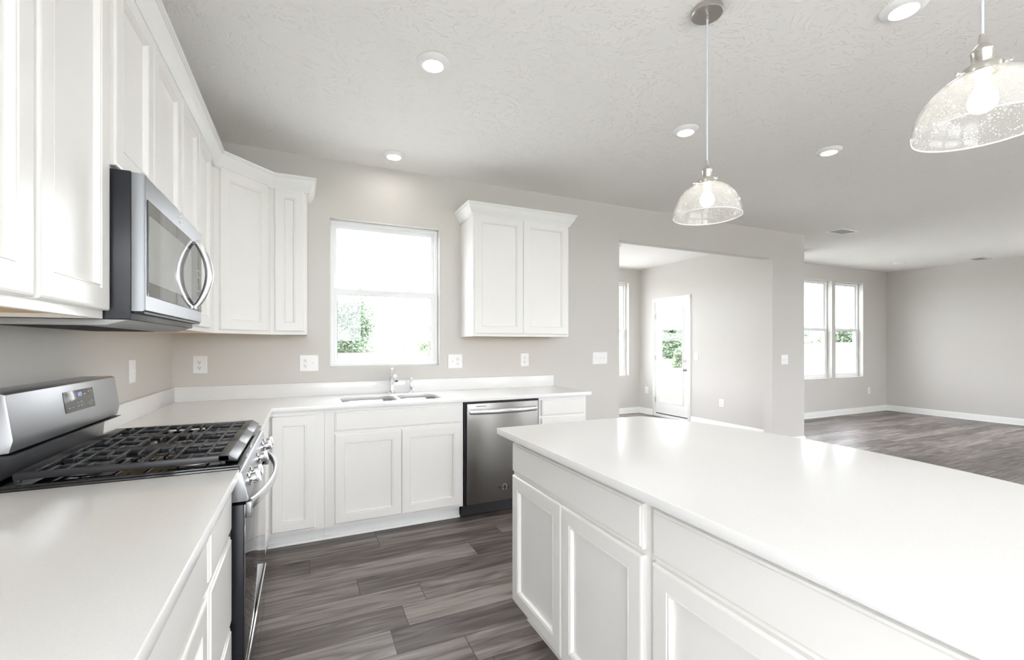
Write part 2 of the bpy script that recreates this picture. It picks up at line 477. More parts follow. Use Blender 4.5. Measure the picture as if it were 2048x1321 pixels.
def text_mesh(txt, size, F, u, z, wv, mat, parent, name='logo', ext=0.0004, align='CENTER', label=None):
    cu = bpy.data.curves.new(name, 'FONT'); cu.body = txt; cu.size = size; cu.extrude = ext; cu.align_x = align; cu.align_y = 'CENTER'
    ob = bpy.data.objects.new(name, cu); COL.objects.link(ob)
    dg = bpy.context.evaluated_depsgraph_get()
    me = bpy.data.meshes.new_from_object(ob.evaluated_get(dg))
    bpy.data.objects.remove(ob); bpy.data.curves.remove(cu)
    M = Matrix.Identity(4); Z = Vector((0, 0, 1))
    o = F.p(u, z, wv) - world_off(parent)
    for i in range(3):
        M[i][0] = F.u[i]; M[i][1] = Z[i]; M[i][2] = F.n[i]; M[i][3] = o[i]
    me.transform(M); me.materials.clear(); me.materials.append(mat)
    ob = bpy.data.objects.new(name, me); ob.parent = parent; COL.objects.link(ob)
    if label: ob['label'] = label
    return ob

# ------------------------------------------------------------------ room shell
T = 0.16
roofcut = [(XL - 0.4, 2.35, YW + T, YN + 1), (XE, XF + 0.4, YF + T, YN + 1)]
struct('floor', MB().grid([XL - T, XF + T], [YB - T, YN + T], roofcut, lambda u, v, t: (u, v, t), -0.2, 0.0), PLANK, 'grey brown wood look plank floor', smooth=0)
struct('ceiling', MB().grid([XL - T, XF + T], [YB - T, YN + T], roofcut, lambda u, v, t: (u, v, t), H, H + 0.2), CEIL, 'pale ceiling with brushed plaster texture', smooth=0)
fX = lambda u, v, t: (u, t, v)      # walls along X
fY = lambda u, v, t: (t, u, v)      # walls along Y
KW = (0.168, 1.042, 1.134, 2.302)
OPN = (2.956, 5.345, -1, 2.40)
LWN_ADDED = [(-2.5, -0.65, 0.06, 2.56)]  # unseen window, added to brighten the island fronts and ceiling
struct('wall_left', MB().grid([YB, YW + T], [0, H], LWN_ADDED, fY, XL - T, XL), WALL, smooth=0)
struct('wall_back', MB().grid([XL, 2.35], [0, H], [KW], fX, YW, YW + T).grid([2.35, XE], [0, H], [OPN], fX, YW, YW + 0.115), WALL, 'kitchen back wall with the window and the wide cased opening', smooth=0)
NW = [(4.70, 5.60, 0.72, 2.49), (3.55, 4.45, 0.72, 2.49)]  # second one is unseen, added for more nook daylight
struct('wall_nook_back', MB().grid([2.35, XN], [0, H], NW, fX, YN, YN + T), WALL, smooth=0)
DR = (5.638, 6.442, 0.0, 2.10)
struct('wall_nook_right', MB().grid([YW + 0.115, YN + T], [0, H], [DR], fY, XN, XE), WALL, smooth=0)
NLW_ADDED = [(4.3, 5.2, 0.72, 2.49), (5.4, 6.3, 0.72, 2.49)]  # unseen pair, added to light the nook
struct('wall_nook_left', MB().grid([YW + T, YN + T], [0, H], NLW_ADDED, fY, 2.35 - T, 2.35), WALL, smooth=0)
GW = [(6.92, 7.795, 0.70, 2.49), (7.90, 8.775, 0.70, 2.49), (8.881, 9.756, 0.70, 2.49)]  # first one is out of view, added for more living room daylight
struct('wall_great_room', MB().grid([XE, XF + T], [0, H], GW, fX, YF, YF + T), WALL, smooth=0)
RW_ADDED = [(-1.6, -0.1, 0.70, 2.49), (0.6, 2.1, 0.70, 2.49)]  # unseen windows, added to let in daylight from the right
struct('wall_right', MB().grid([YB, YF], [0, H], RW_ADDED, fY, XF, XF + T), WALL, smooth=0)
BW_ADDED = [(-0.65, 1.15, 0.06, 2.56), (1.35, 3.15, 0.06, 2.56), (5.4, 6.8, 0.1, 2.5), (8.2, 9.6, 0.7, 2.45)]  # large unseen windows, added to brighten the kitchen from behind the camera
struct('wall_behind', MB().grid([XL, XF], [0, H], BW_ADDED, fX, YB - T, YB), WALL, smooth=0)
BP = [(0.0, 0.0), (0.013, 0.0), (0.022, 0.0), (0.022, 0.008), (0.013, 0.018), (0.013, 0.085), (0.009, 0.095), (0.006, 0.105), (0.0, 0.108)]
BP = [(0, 0.0), (0.022, 0.0), (0.021, 0.010), (0.013, 0.019), (0.013, 0.083), (0.009, 0.094), (0.005, 0.106), (0, 0.108)]
struct('baseboard_nook', MB().sweep([(XN, YW + 0.12), (XN, 5.575)][::-1][::-1], [(-o, z) for o, z in BP]).sweep([(XN, 6.485), (XN, YN), (2.35, YN)], [(-o, z) for o, z in BP]), TRIM)
struct('baseboard_great_room', MB().sweep([(XE, YF), (XF, YF), (XF, YB)], BP), TRIM)
struct('baseboard_back', MB().sweep([(2.16, YW), (2.956, YW)], BP).sweep([(5.345, YW), (XE, YW), (XE, YF)], [(o, z) for o, z in BP]), TRIM)

# windows (double hung), some of them unseen and added for daylight
def dhwindow(idx, F, W, Hh, z0, mid, reveal=0.06, label=None):
    """F.p(0,0,0) = opening's lower left corner at the room face; w<0 goes outdoors"""
    t = thing('window_%d' % idx, F.p(W / 2, z0, 0), label, None, None, 'structure')
    r = -reveal
    part('window_frame', MB().ring(F, 0.001, W - 0.001, z0 + 0.001, z0 + Hh - 0.001, 0.026, r - 0.085, r, 0.034, 0.026), VINYL, t, 0.002)
    zm = z0 + mid
    us = part('upper_sash', MB().ring(F, 0.024, W - 0.024, zm - 0.010, z0 + Hh - 0.024, 0.030, r - 0.060, r - 0.032, 0.040, 0.034), VINYL, t, 0.002)
    part('pane', MB().fbox(F, 0.05, W - 0.05, zm + 0.02, z0 + Hh - 0.05, r - 0.050, r - 0.046), GLASS, us, smooth=0)
    ls = part('lower_sash', MB().ring(F, 0.020, W - 0.020, z0 + 0.022, zm + 0.022, 0.036, r - 0.031, r - 0.004, 0.042, 0.046), VINYL, t, 0.002)
    part('pane', MB().fbox(F, 0.05, W - 0.05, z0 + 0.06, zm - 0.02, r - 0.020, r - 0.016), GLASS, ls, smooth=0)
    part('gasket', MB().ring(F, 0.0565, W - 0.0565, z0 + 0.0645, zm - 0.0245, 0.003, r - 0.0155, r - 0.0125), GASK, ls, smooth=0)
    for q in (0.27, 0.73):
        part('sash_lock', MB().fbox(F, W * q - 0.025, W * q + 0.025, zm + 0.0225, zm + 0.034, r - 0.030, r - 0.010), VINYL, ls, 0.002)
    part('sash_stop', MB().fbox(F, W - 0.0255, W - 0.020, z0 + Hh - 0.17, z0 + Hh - 0.06, r - 0.012, r - 0.002), VINYL, t, 0.001)
    return t
def back_frame(x0, y): return Frame((x0, y, 0), (1, 0), (0, -1))
dhwindow(1, back_frame(KW[0], YW), KW[1] - KW[0], KW[3] - KW[2], KW[2], 0.600, 0.055, 'white double hung window above the kitchen sink')
for i, g in enumerate(GW):
    dhwindow(2 + i, back_frame(g[0], YF), g[1] - g[0], g[3] - g[2], g[2], 0.89, 0.085, 'white double hung window in the far living room, %s' % ('unseen leftmost one added for daylight', 'left of the visible pair', 'next to the far corner')[i])
for i, g in enumerate(NW):
    dhwindow(5 + i, back_frame(g[0], YN), g[1] - g[0], g[3] - g[2], g[2], 0.86, 0.085)
for i, g in enumerate(NLW_ADDED):
    dhwindow(7 + i, Frame((2.35, g[0], 0), (0, 1), (1, 0)), g[1] - g[0], g[3] - g[2], g[2], 0.86, 0.085)
for i, g in enumerate(RW_ADDED):
    dhwindow(9 + i, Frame((XF, g[0], 0), (0, 1), (-1, 0)), g[1] - g[0], g[3] - g[2], g[2], 0.86, 0.085)
for i, g in enumerate(BW_ADDED):
    dhwindow(11 + i, Frame((g[0], YB, 0), (1, 0), (0, 1)), g[1] - g[0], g[3] - g[2], g[2], (g[3] - g[2]) * 0.5, 0.085)

for i, g in enumerate(LWN_ADDED):
    dhwindow(15 + i, Frame((XL, g[0], 0), (0, 1), (1, 0)), g[1] - g[0], g[3] - g[2], g[2], (g[3] - g[2]) * 0.5, 0.085)
# patio door
DF = Frame((XN, 5.65, 0), (0, 1), (-1, 0))     # u = y - 5.65, w into the nook
dt = thing('door_1', (XN + 0.03, 6.04, 0), 'white patio door with a full length glass pane', None, None, 'structure')
part('door_frame', MB().ring(DF, -0.0115, 0.7915, 0.0, 2.0995, 0.018, -0.095, 0.0, 0.001, 0.018), TRIM, dt, 0.001)
part('casing', MB().panel(DF, -0.072, -0.008, 0, 2.16, [(0, 0.0), (0, 0.010), (0.008, 0.016)]).panel(DF, 0.788, 0.842, 0, 2.16, [(0, 0.0), (0, 0.010), (0.008, 0.016)]).panel(DF, -0.072, 0.842, 2.10, 2.16, [(0, 0.0), (0, 0.0105), (0.008, 0.0165)]), TRIM, dt)
part('threshold', MB().fbox(DF, -0.01, 0.79, 0.0005, 0.045, -0.10, 0.022), PLATE, dt, 0.003)
part('weatherstrip', MB().fbox(DF, 0.007, 0.773, 0.0455, 0.062, -0.05, -0.012), DARK, dt)
slab = part('door_slab', MB().ring(DF, 0.008, 0.772, 0.0625, 2.080, 0.105, -0.046, -0.006, 0.20, 0.15), TRIM, dt, 0.002)
part('lite_frame', MB().ring(DF, 0.098, 0.682, 0.2525, 1.940, 0.028, -0.052, 0.004), TRIM, slab, 0.004)
part('pane', MB().fbox(DF, 0.12, 0.66, 0.275, 1.918, -0.030, -0.024), GLASS, slab, smooth=0)
for z in (0.30, 1.07, 1.83):
    part('hinge', MB().tube([DF.p(0.777, z - 0.045, 0.002), DF.p(0.777, z + 0.045, 0.002)], 0.007).fbox(DF, 0.772, 0.784, z - 0.045, z + 0.045, -0.012, 0.001), NICKEL, dt)
kb = part('door_knob', MB().lathe(DF.p(0.062, 0.885, -0.006), [(0, 0), (0.031, 0), (0.031, 0.006), (0.026, 0.010), (0.011, 0.014), (0.011, 0.034), (0.024, 0.044), (0.028, 0.056), (0.022, 0.068), (0, 0.071)], 24, DF.n), NICKEL, dt)
db = part('deadbolt', MB().lathe(DF.p(0.062, 1.035, -0.006), [(0, 0), (0.030, 0), (0.030, 0.008), (0.024, 0.016), (0, 0.018)], 24, DF.n).fbox(DF, 0.057, 0.067, 1.02, 1.05, 0.008, 0.026), NICKEL, dt)

# ------------------------------------------------------------------ cabinet builder
DOORP = [(0, 0), (0, 0.014), (0.003, 0.0175), (0.008, 0.019), (0.055, 0.019), (0.0565, 0.0155), (0.0595, 0.0155), (0.0610, 0.0180), (0.0640, 0.0180), (0.0675, 0.0100), (0.0685, 0.0055), (0.0695, 0.0050)]
DRAWP = [(0, 0), (0, 0.011), (0.0015, 0.0145), (0.007, 0.0155), (0.009, 0.019)]
def fronts(F, t, items, w0=0.0):
    for kind, u0, u1, z0, z1 in items:
        P = DOORP if kind == 'door' else DRAWP
        part('cabinet_door' if kind == 'door' else 'drawer_front', MB().panel(F, u0, u1, z0, z1, [(i, w0 + a) for i, a in P]), CAB, t, smooth=0)
def face_frame(F, W, z0, z1, openings, d=0.019):
    """board with rectangular openings behind the fronts"""
    return MB().grid([0, W], [z0, z1], openings, lambda u, v, s_: F.p(u, v, s_), -d, 0.0)
def base_cabinet(F, W, items, label, depth=0.60, group='white base cabinets', hollow=False):
    t = thing('base_cabinet', F.p(W / 2, 0, -depth / 2), label, 'cabinet', group)
    if hollow:
        part('carcass', MB().fbox(F, 0.0005, 0.018, 0.105, 0.884, -depth, -0.0195).fbox(F, W - 0.018, W - 0.0005, 0.105, 0.884, -depth, -0.0195).fbox(F, 0.018, W - 0.018, 0.105, 0.123, -depth, -0.0195).fbox(F, 0.018, W - 0.018, 0.123, 0.884, -depth, -depth + 0.006), CAB, t, smooth=0)
    else:
        part('carcass', MB().fbox(F, 0.0005, W - 0.0005, 0.105, 0.884, -depth, -0.0195), CAB, t, smooth=0)
    ops = [(u0 + 0.014, u1 - 0.014, z0 + 0.014, z1 - 0.014) for _, u0, u1, z0, z1 in items]
    part('face_frame', face_frame(F, W, 0.105, 0.884, ops), CAB, t, smooth=0)
    part('toe_kick', MB().fbox(F, 0, W, 0.0, 0.105, -0.10, -0.085).prism([(-0.085, 0.0), (-0.068, 0.0), (-0.071, 0.012), (-0.080, 0.020), (-0.085, 0.021)], lambda a, b: F.p(0, b, a), lambda a, b: F.p(W, b, a)), TRIM, t, smooth=0)
    fronts(F, t, items)
    return t
def wall_cabinet(F, W, z0, z1, items, label, depth=0.335, group='white wall cabinets', bottom=True):
    t = thing('wall_cabinet', F.p(W / 2, z0, -depth), label, 'cabinet', group)
    part('carcass', MB().fbox(F, 0.0005, W - 0.0005, z0 + 0.018, z1, -depth, -0.0195).fbox(F, 0.0005, 0.018, z0, z0 + 0.018, -depth, -0.0195).fbox(F, W - 0.018, W - 0.0005, z0, z0 + 0.018, -depth, -0.0195), CAB, t, smooth=0)
    ops = [(u0 + 0.014, u1 - 0.014, a + 0.014, b - 0.014) for _, u0, u1, a, b in items]
    part('face_frame', face_frame(F, W, z0, z1, ops), CAB, t, smooth=0)
    if bottom:
        part('bottom_panel', MB().fbox(F, 0.0185, W - 0.0185, z0 + 0.010, z0 + 0.0178, -depth, -0.0195), MAPLE, t, smooth=0, label='bare tan wood underside')
    fronts(F, t, items)
    return t

# ---- base cabinets, back run (front faces -Y, frame plane Y=3.184)
yb = 3.184
def BF(x): return Frame((x, yb, 0), (1, 0), (0, -1))
ZD = (0.122, 0.716); ZR = (0.734, 0.862)
base_cabinet(BF(-0.228), 0.335, [('door', 0.030, 0.283, ZD[0], 0.855)], 'narrow white base cabinet door in the corner beside the range, no drawer', depth=0.575)
base_cabinet(BF(0.108), 0.952, [('drawer', 0.063, 0.937, ZR[0], ZR[1]), ('door', 0.063, 0.4965, *ZD), ('door', 0.4995, 0.937, *ZD)], 'wide white sink base cabinet with two doors under a false drawer front', depth=0.575, hollow=True)
base_cabinet(BF(1.699), 0.452, [('drawer', 0.020, 0.432, ZR[0], ZR[1]), ('door', 0.020, 0.432, *ZD)], 'white base cabinet right of the dishwasher at the worktop end', depth=0.575)
# ---- left run (front faces +X, frame plane X=-0.229), u = increasing Y reversed so that out = +X
xb = -0.228
def LF(y): return Frame((xb, y, 0), (0, 1), (1, 0))
t = base_cabinet(LF(2.412), 0.745, [('door', 0.03, 0.735, ZD[0], 0.855)], 'white corner base cabinet between the range and the back run', depth=0.605)
base_cabinet(LF(1.262), 0.375, [('drawer', 0.020, 0.358, ZR[0], ZR[1]), ('drawer', 0.020, 0.358, 0.452, 0.716), ('drawer', 0.020, 0.358, ZD[0], 0.434)], 'white three drawer base cabinet on the near side of the range', depth=0.605)
base_cabinet(LF(0.50), 0.760, [('drawer', 0.015, 0.745, ZR[0], ZR[1]), ('door', 0.015, 0.3785, *ZD), ('door', 0.3815, 0.745, *ZD)], 'white drawer and door base cabinet under the near left worktop, nearest the camera', depth=0.605)

# ---- island (front faces -X)
xi = 0.885
def IF(y): return Frame((xi, y, 0), (0, -1), (-1, 0))
base_cabinet(IF(1.902), 0.918, [('drawer', 0.016, 0.899, 0.723, 0.854), ('door', 0.016, 0.452, 0.128, 0.706), ('door', 0.455, 0.899, 0.128, 0.706)], 'white two door island cabinet with a wide drawer, nearest the dishwasher', depth=0.58, group='white island cabinets')
base_cabinet(IF(0.983), 0.918, [('drawer', 0.020, 0.899, 0.723, 0.854), ('door', 0.020, 0.458, 0.128, 0.706), ('door', 0.461, 0.899, 0.128, 0.706)], 'white island cabinet with a wide drawer on the side nearest the camera', depth=0.58, group='white island cabinets')
cx0, cy0, rr = -0.1565, 1.0504, 2.048
a1 = math.asin((1.9535 - cy0) / rr); a0 = math.asin((0.015 - cy0) / rr)
arc = [(cx0 + rr * math.cos(a0 + (a1 - a0) * k / 40), cy0 + rr * math.sin(a0 + (a1 - a0) * k / 40)) for k in range(41)]
XI = 0.8185
loop = [(XI, 0.015)] + arc + [(XI, 1.9535)]
me = curve_plate('worktop', [loop], 0.885, ZCT, 0.003)
me.materials.clear(); me.materials.append(QUARTZ)
c = Vector((1.3, 1.05, 0.885)); me.transform(Matrix.Translation(-c))
o = bpy.data.objects.new('island_worktop', me); o.location = c; COL.objects.link(o)
tag(o, 'white quartz island worktop with a bowed seating edge', 'worktop')
it = thing('island_back_panel', (1.49, 1.05, 0), 'white panelled back of the kitchen island under the overhang', 'panel')
part('panel', MB().box(1.466, 1.49, 0.07, 1.90, 0.0, 0.8845), CAB, it, 0.001)

# ---- worktops along the walls
struct_l = [(XL + 0.001, -0.6), (XC, -0.6), (XC, 1.640), (XL + 0.001, 1.640)]
me = curve_plate('worktop', [struct_l], 0.885, ZCT, 0.003)
me.materials.clear(); me.materials.append(QUARTZ); c = Vector((-0.5, 0.5, 0.885)); me.transform(Matrix.Translation(-c))
o = bpy.data.objects.new('worktop', me); o.location = c; COL.objects.link(o)
tag(o, 'white quartz worktop on the near side of the range, bottom left', 'worktop', 'white quartz worktops')
SK = [(0.262, 0.592, 3.235, 3.600), (0.632, 0.905, 3.235, 3.600)]
outl = [(XL + 0.001, 2.409), (XC, 2.409), (XC, YC), (2.178, YC), (2.178, YW - 0.001), (XL + 0.001, YW - 0.001)]
SK = [(0.225, 0.600, 3.215, 3.575), (0.628, 0.925, 3.215, 3.575)]
holes = [rrect(*s_, 0.085, 8)[::-1] for s_ in SK]
me = curve_plate('worktop', [outl] + holes, 0.885, ZCT, 0.003)
me.materials.clear(); me.materials.append(QUARTZ); c = Vector((0.6, 3.4, 0.885)); me.transform(Matrix.Translation(-c))
o = bpy.data.objects.new('worktop', me); o.location = c; COL.objects.link(o)
tag(o, 'white quartz worktop with the sink, running along the back wall', 'worktop', 'white quartz worktops')
solo('backsplash', MB().box(XL + 0.0005, XL + 0.02, 2.412, YW - 0.0215, ZCT + 0.0003, ZCT + 0.102), QUARTZ, 'low quartz backsplash strip on the left wall past the range', 'backsplash', 'low quartz backsplash strips', bevel=0.0015)
solo('backsplash', MB().box(XL + 0.0005, 2.160, YW - 0.0205, YW - 0.0005, ZCT + 0.0003, ZCT + 0.102), QUARTZ, 'long low quartz backsplash strip under the kitchen window', 'backsplash', 'low quartz backsplash strips', bevel=0.0015)
solo('backsplash', MB().box(XL + 0.0005, XL + 0.02, -0.6, 1.638, ZCT + 0.0003, ZCT + 0.102), QUARTZ, 'low quartz backsplash strip on the near side of the range', 'backsplash', 'low quartz backsplash strips', bevel=0.0015)

# ---- sink
st = thing('sink', (0.58, 3.40, 0.70), 'stainless double bowl sink under the window', 'sink')
for s_ in SK:
    mb = MB(); n = None
    lv = [(-0.012, 0.8835, 0.09), (-0.003, 0.8835, 0.085), (-0.001, 0.872, 0.085), (0.006, 0.74, 0.08), (0.03, 0.715, 0.06), (0.06, 0.708, 0.05)]
    rings = []
    for ins, z, rad in lv:
        k0 = len(mb.v); pts = rrect(s_[0] + ins, s_[1] - ins, s_[2] + ins, s_[3] - ins, rad, 8)
        mb.v += [Vector((x, y, z)) for x, y in pts]; rings.append((k0, len(pts)))
    for (a, na), (b, nb) in zip(rings, rings[1:]):
        for k in range(na): mb.f.append((a + k, a + (k + 1) % na, b + (k + 1) % nb, b + k))
    mb.f.append(tuple(rings[-1][0] + k for k in range(rings[-1][1])))
    bo = part('bowl', mb, SINKM, st)
    part('drain', MB().lathe(((s_[0] + s_[1]) / 2, (s_[2] + s_[3]) / 2, 0.7085), [(0, 0.002), (0.03, 0.002), (0.042, 0.004), (0.045, 0.0)], 24), CHROME, bo)
# ---- faucet and sprayer
ft = thing('faucet', (0.617, 3.635, ZCT), 'chrome single lever kitchen faucet behind the sink', 'faucet')
fx, fy = 0.617, 3.635
part('base', MB().lathe((fx, fy, ZCT + 0.0003), [(0, 0), (0.030, 0), (0.030, 0.004), (0.024, 0.010), (0.021, 0.020), (0.019, 0.030)], 28), CHROME, ft)
part('body', MB().lathe((fx, fy, ZCT + 0.030), [(0.019, 0), (0.0185, 0.05), (0.0205, 0.075), (0.019, 0.10), (0.014, 0.118), (0.0105, 0.128), (0, 0.130)], 28), CHROME, ft)
sp = [(fx, fy - 0.008, ZCT + 0.085), (fx, fy - 0.05, ZCT + 0.128), (fx, fy - 0.10, ZCT + 0.150), (fx, fy - 0.15, ZCT + 0.152), (fx, fy - 0.185, ZCT + 0.140), (fx, fy - 0.20, ZCT + 0.118)]
part('spout', MB().tube(sp, [0.0165, 0.0155, 0.0145, 0.0140, 0.0145, 0.0150], 20), CHROME, ft)
part('lever', MB().tube([(fx, fy, ZCT + 0.155), (fx, fy + 0.004, ZCT + 0.172), (fx + 0.002, fy - 0.004, ZCT + 0.190), (fx + 0.002, fy - 0.014, ZCT + 0.204)], [0.0075, 0.006, 0.007, 0.0095], 16), CHROME, ft)
sy = thing('side_sprayer', (0.775, 3.655, ZCT), 'small chrome side sprayer standing beside the faucet', 'sprayer')
part('base', MB().lathe((0.775, 3.655, ZCT + 0.0003), [(0, 0), (0.026, 0), (0.026, 0.004), (0.019, 0.010), (0.016, 0.026), (0.013, 0.028)], 28), CHROME, sy)
part('sprayer_head', MB().lathe((0.775, 3.655, ZCT + 0.028), [(0.010, 0), (0.0125, 0.02), (0.0135, 0.05), (0.011, 0.068), (0.009, 0.074), (0.0125, 0.080), (0.0145, 0.090), (0.011, 0.101), (0, 0.104)], 24), CHROME, sy)

# ------------------------------------------------------------------ wall cabinets
ZU0, ZU1 = 1.378, 2.392
DZ = (1.400, 2.372)
xu = -0.500
def UF(y): return Frame((xu, y, 0), (0, 1), (1, 0))
DEPL = abs(XL - xu) - 0.0005
wall_cabinet(UF(0.795), 0.765, ZU0, ZU1, [('door', 0.018, 0.3895, *DZ), ('door', 0.405, 0.759, *DZ)], 'tall white two door wall cabinet in front of the microwave, top left', DEPL)
wall_cabinet(UF(1.562), 0.765, 1.800, ZU1, [('door', 0.030, 0.372, 1.808, DZ[1]), ('door', 0.376, 0.750, 1.808, DZ[1])], 'short white two door wall cabinet above the microwave', DEPL)
wall_cabinet(UF(2.329), 0.822, ZU0, ZU1, [('door', 0.014, 0.330, *DZ), ('door', 0.334, 0.650, *DZ)], 'tall white wall cabinet between the microwave and the corner', DEPL)
# diagonal corner cabinet
A = Vector((xu, 3.153, 0)); B = Vector((-0.222, 3.443, 0)); ln = (B - A).length; du = (B - A).normalized()
CF = Frame(A, (du.x, du.y), (du.y, -du.x))
ct = thing('wall_cabinet', (-0.6, 3.5, ZU0), 'white corner wall cabinet with one diagonal door', 'cabinet', 'white wall cabinets')
pl = [(XL + 0.0005, 3.1535), (xu - 0.01, 3.1535), (-0.2225, 3.453), (-0.2225, YW - 0.0005), (XL + 0.0005, YW - 0.0005)]
pl2 = [(XL + 0.0005, 3.1535), (xu - 0.02, 3.1535), (-0.2225 - 0.0, 3.470), (-0.2225, YW - 0.0005), (XL + 0.0005, YW - 0.0005)]
part('carcass', MB().prism(pl2, lambda a, b: (a, b, ZU0 + 0.018), lambda a, b: (a, b, ZU1)), CAB, ct, smooth=0)
part('face_frame', MB().grid([0, ln], [ZU0, ZU1], [(0.05, ln - 0.05, DZ[0] + 0.014, DZ[1] - 0.014)], lambda u, v, s_: CF.p(u, v, s_), -0.014, 0.0), CAB, ct, smooth=0)
part('bottom_panel', MB().prism(pl2, lambda a, b: (a, b, ZU0 + 0.008), lambda a, b: (a, b, ZU0 + 0.0175)), MAPLE, ct, smooth=0, label='bare tan wood underside')
fronts(CF, ct, [('door', 0.033, ln - 0.030, *DZ)])
def UB(x): return Frame((x, 3.443, 0), (1, 0), (0, -1))
DEPB = YW - 3.443 - 0.0005
wall_cabinet(UB(-0.2215), 0.2265, ZU0, ZU1, [('door', 0.026, 0.207, *DZ)], 'narrow white single door wall cabinet left of the kitchen window', DEPB)
wall_cabinet(UB(1.232), 0.908, ZU0, ZU1, [('door', 0.014, 0.449, *DZ), ('door', 0.452, 0.892, *DZ)], 'white two door wall cabinet right of the kitchen window', DEPB)
# crown mouldings
CR = [(0.0, 2.366), (0.010, 2.366), (0.010, 2.378), (0.016, 2.378), (0.016, 2.385), (0.020, 2.391), (0.030, 2.403), (0.042, 2.424), (0.046, 2.436), (0.046, 2.443), (0.052, 2.443), (0.052, 2.450), (0.058, 2.450), (0.058, 2.463), (0.0, 2.463)]
CR = [(o + 0.0012, z) for o, z in CR]
solo('crown_molding', MB().sweep([(xu, 0.795), (xu, 3.153), (-0.222, 3.443), (0.0055, 3.443), (0.0055, YW - 0.002)], CR), TRIM, 'white crown molding along the top of the left wall cabinets', 'crown molding', 'white crown moldings', smooth=20)
solo('crown_molding', MB().sweep([(1.2315, YW - 0.002), (1.2315, 3.443), (2.1405, 3.443), (2.1405, YW - 0.002)], CR), TRIM, 'white crown molding on the cabinet right of the kitchen window', 'crown molding', 'white crown moldings', smooth=20)

# ------------------------------------------------------------------ microwave
my0, my1, mx0, mx1 = 1.578, 2.322, -0.4445, -0.413
MF = Frame((mx1, my0, 0), (0, 1), (1, 0))
W_ = my1 - my0
mt = thing('microwave', (-0.62, 1.95, 1.37), 'stainless over the range microwave with a bowed handle', 'microwave')
part('body', MB().box(XL + 0.001, mx0, my0, my1, 1.378, 1.794), BLKSIDE, mt, 0.003, label='black side panel')
pan = part('bottom_pan', MB().prism([(XL + 0.04, 1.362), (-0.50, 1.362), (-0.452, 1.3775), (XL + 0.04, 1.3775)], lambda a, b: (a, my0 + 0.004, b), lambda a, b: (a, my1 - 0.004, b)), PANG, mt, 0.001, label='grey vented underside')
vm = MB()
for k in range(22): vm.box(-0.74, -0.56, my0 + 0.06 + k * 0.0285, my0 + 0.072 + k * 0.0285, 1.3600, 1.3618)
part('vent_grille', vm, DARK, pan)
md = part('door', MB().panel(MF, 0, W_, 1.402, 1.790, [(0, mx0 - mx1 + 0.001), (0, -0.006), (0.004, 0.0)]), MWSTEEL, mt, label='brushed stainless front')
part('door_gap', MB().fbox(MF, 0.010, W_ - 0.01, 1.396, 1.4018, -0.028, -0.004), DARK, mt)
part('glass', MB().panel(MF, 0.018, W_ - 0.012, 1.448, 1.722, [(0, 0.0005), (0, 0.0022), (0.001, 0.003)]), MWG, md, smooth=0, label='dark glass with the control strip')
part('window', MB().fbox(MF, 0.024, 0.545, 1.487, 1.678, 0.0031, 0.0036), MWG2, md, smooth=0, label='paler mesh window in the dark glass')
hp = []
for k in range(25):
    q = k / 24; z = 1.462 + 0.262 * q
    hp.append(MF.p(0.592, z, 0.008 + 0.046 * math.sin(PI * q) ** 0.8))
part('handle', MB().tube(hp, [0.0115 + 0.0035 * math.sin(PI * k / 24) for k in range(25)], 16, sx=1.0), STEELH, mt, label='bowed stainless handle')
for a, b in ((1.452, 1.474), (1.712, 1.7215)):
    part('handle_mount', MB().fbox(MF, 0.584, 0.600, a, b, 0.003, 0.012), STEELH, mt, 0.001)
for r_ in range(6):
    for c_ in range(2): part('button', MB().fbox(MF, 0.648 + c_ * 0.035, 0.666 + c_ * 0.035, 1.475 + r_ * 0.028, 1.478 + r_ * 0.028, 0.0031, 0.0034), INK, md, smooth=0)
part('logo', MB().lathe(MF.p(W_ * 0.52, 1.757, 0.0004), [(0.0125, -0.0002), (0.015, -0.0002), (0.015, 0.0005), (0.0125, 0.0005)], 24, MF.n, close=True), PLATE, mt)
text_mesh('Whirlpool', 0.014, MF, W_ * 0.52, 1.755, 0.0009, PLATE, mt)

# ------------------------------------------------------------------ gas range
ry0, ry1 = 1.6435, 2.4055
rt = thing('gas_range', (-0.5, 2.02, 0), 'stainless and black gas range with five burners between the worktops', 'range')
part('body', MB().box(XL + 0.012, -0.215, ry0 + 0.002, ry1 - 0.002, 0.03, 0.905), BLKSIDE, rt, 0.002)
for x, y in ((-0.78, ry0 + 0.05), (-0.27, ry0 + 0.05), (-0.78, ry1 - 0.05), (-0.27, ry1 - 0.05)):
    part('foot', MB().lathe((x, y, 0), [(0, 0), (0.018, 0), (0.018, 0.029), (0, 0.029)], 12), DARK, rt)
ctp = part('cooktop', MB().grid([-0.775, -0.193], [ry0, ry1], [], lambda u, v, t: (u, v, t), 0.9055, 0.921).ring(Frame((-0.775, ry0, 0), (1, 0), (0, 1)), 0, 0.582, 0, 0.1, 0.001, 0, 0.001) if False else MB().box(-0.775, -0.193, ry0, ry1, 0.9055, 0.9215).box(-0.775, -0.193, ry0, ry0 + 0.012, 0.9215, 0.9285).box(-0.775, -0.193, ry1 - 0.012, ry1, 0.9215, 0.9285).box(-0.207, -0.193, ry0 + 0.0125, ry1 - 0.0125, 0.9215, 0.9285), BLACK, rt, 0.002, label='glossy black enamel top')
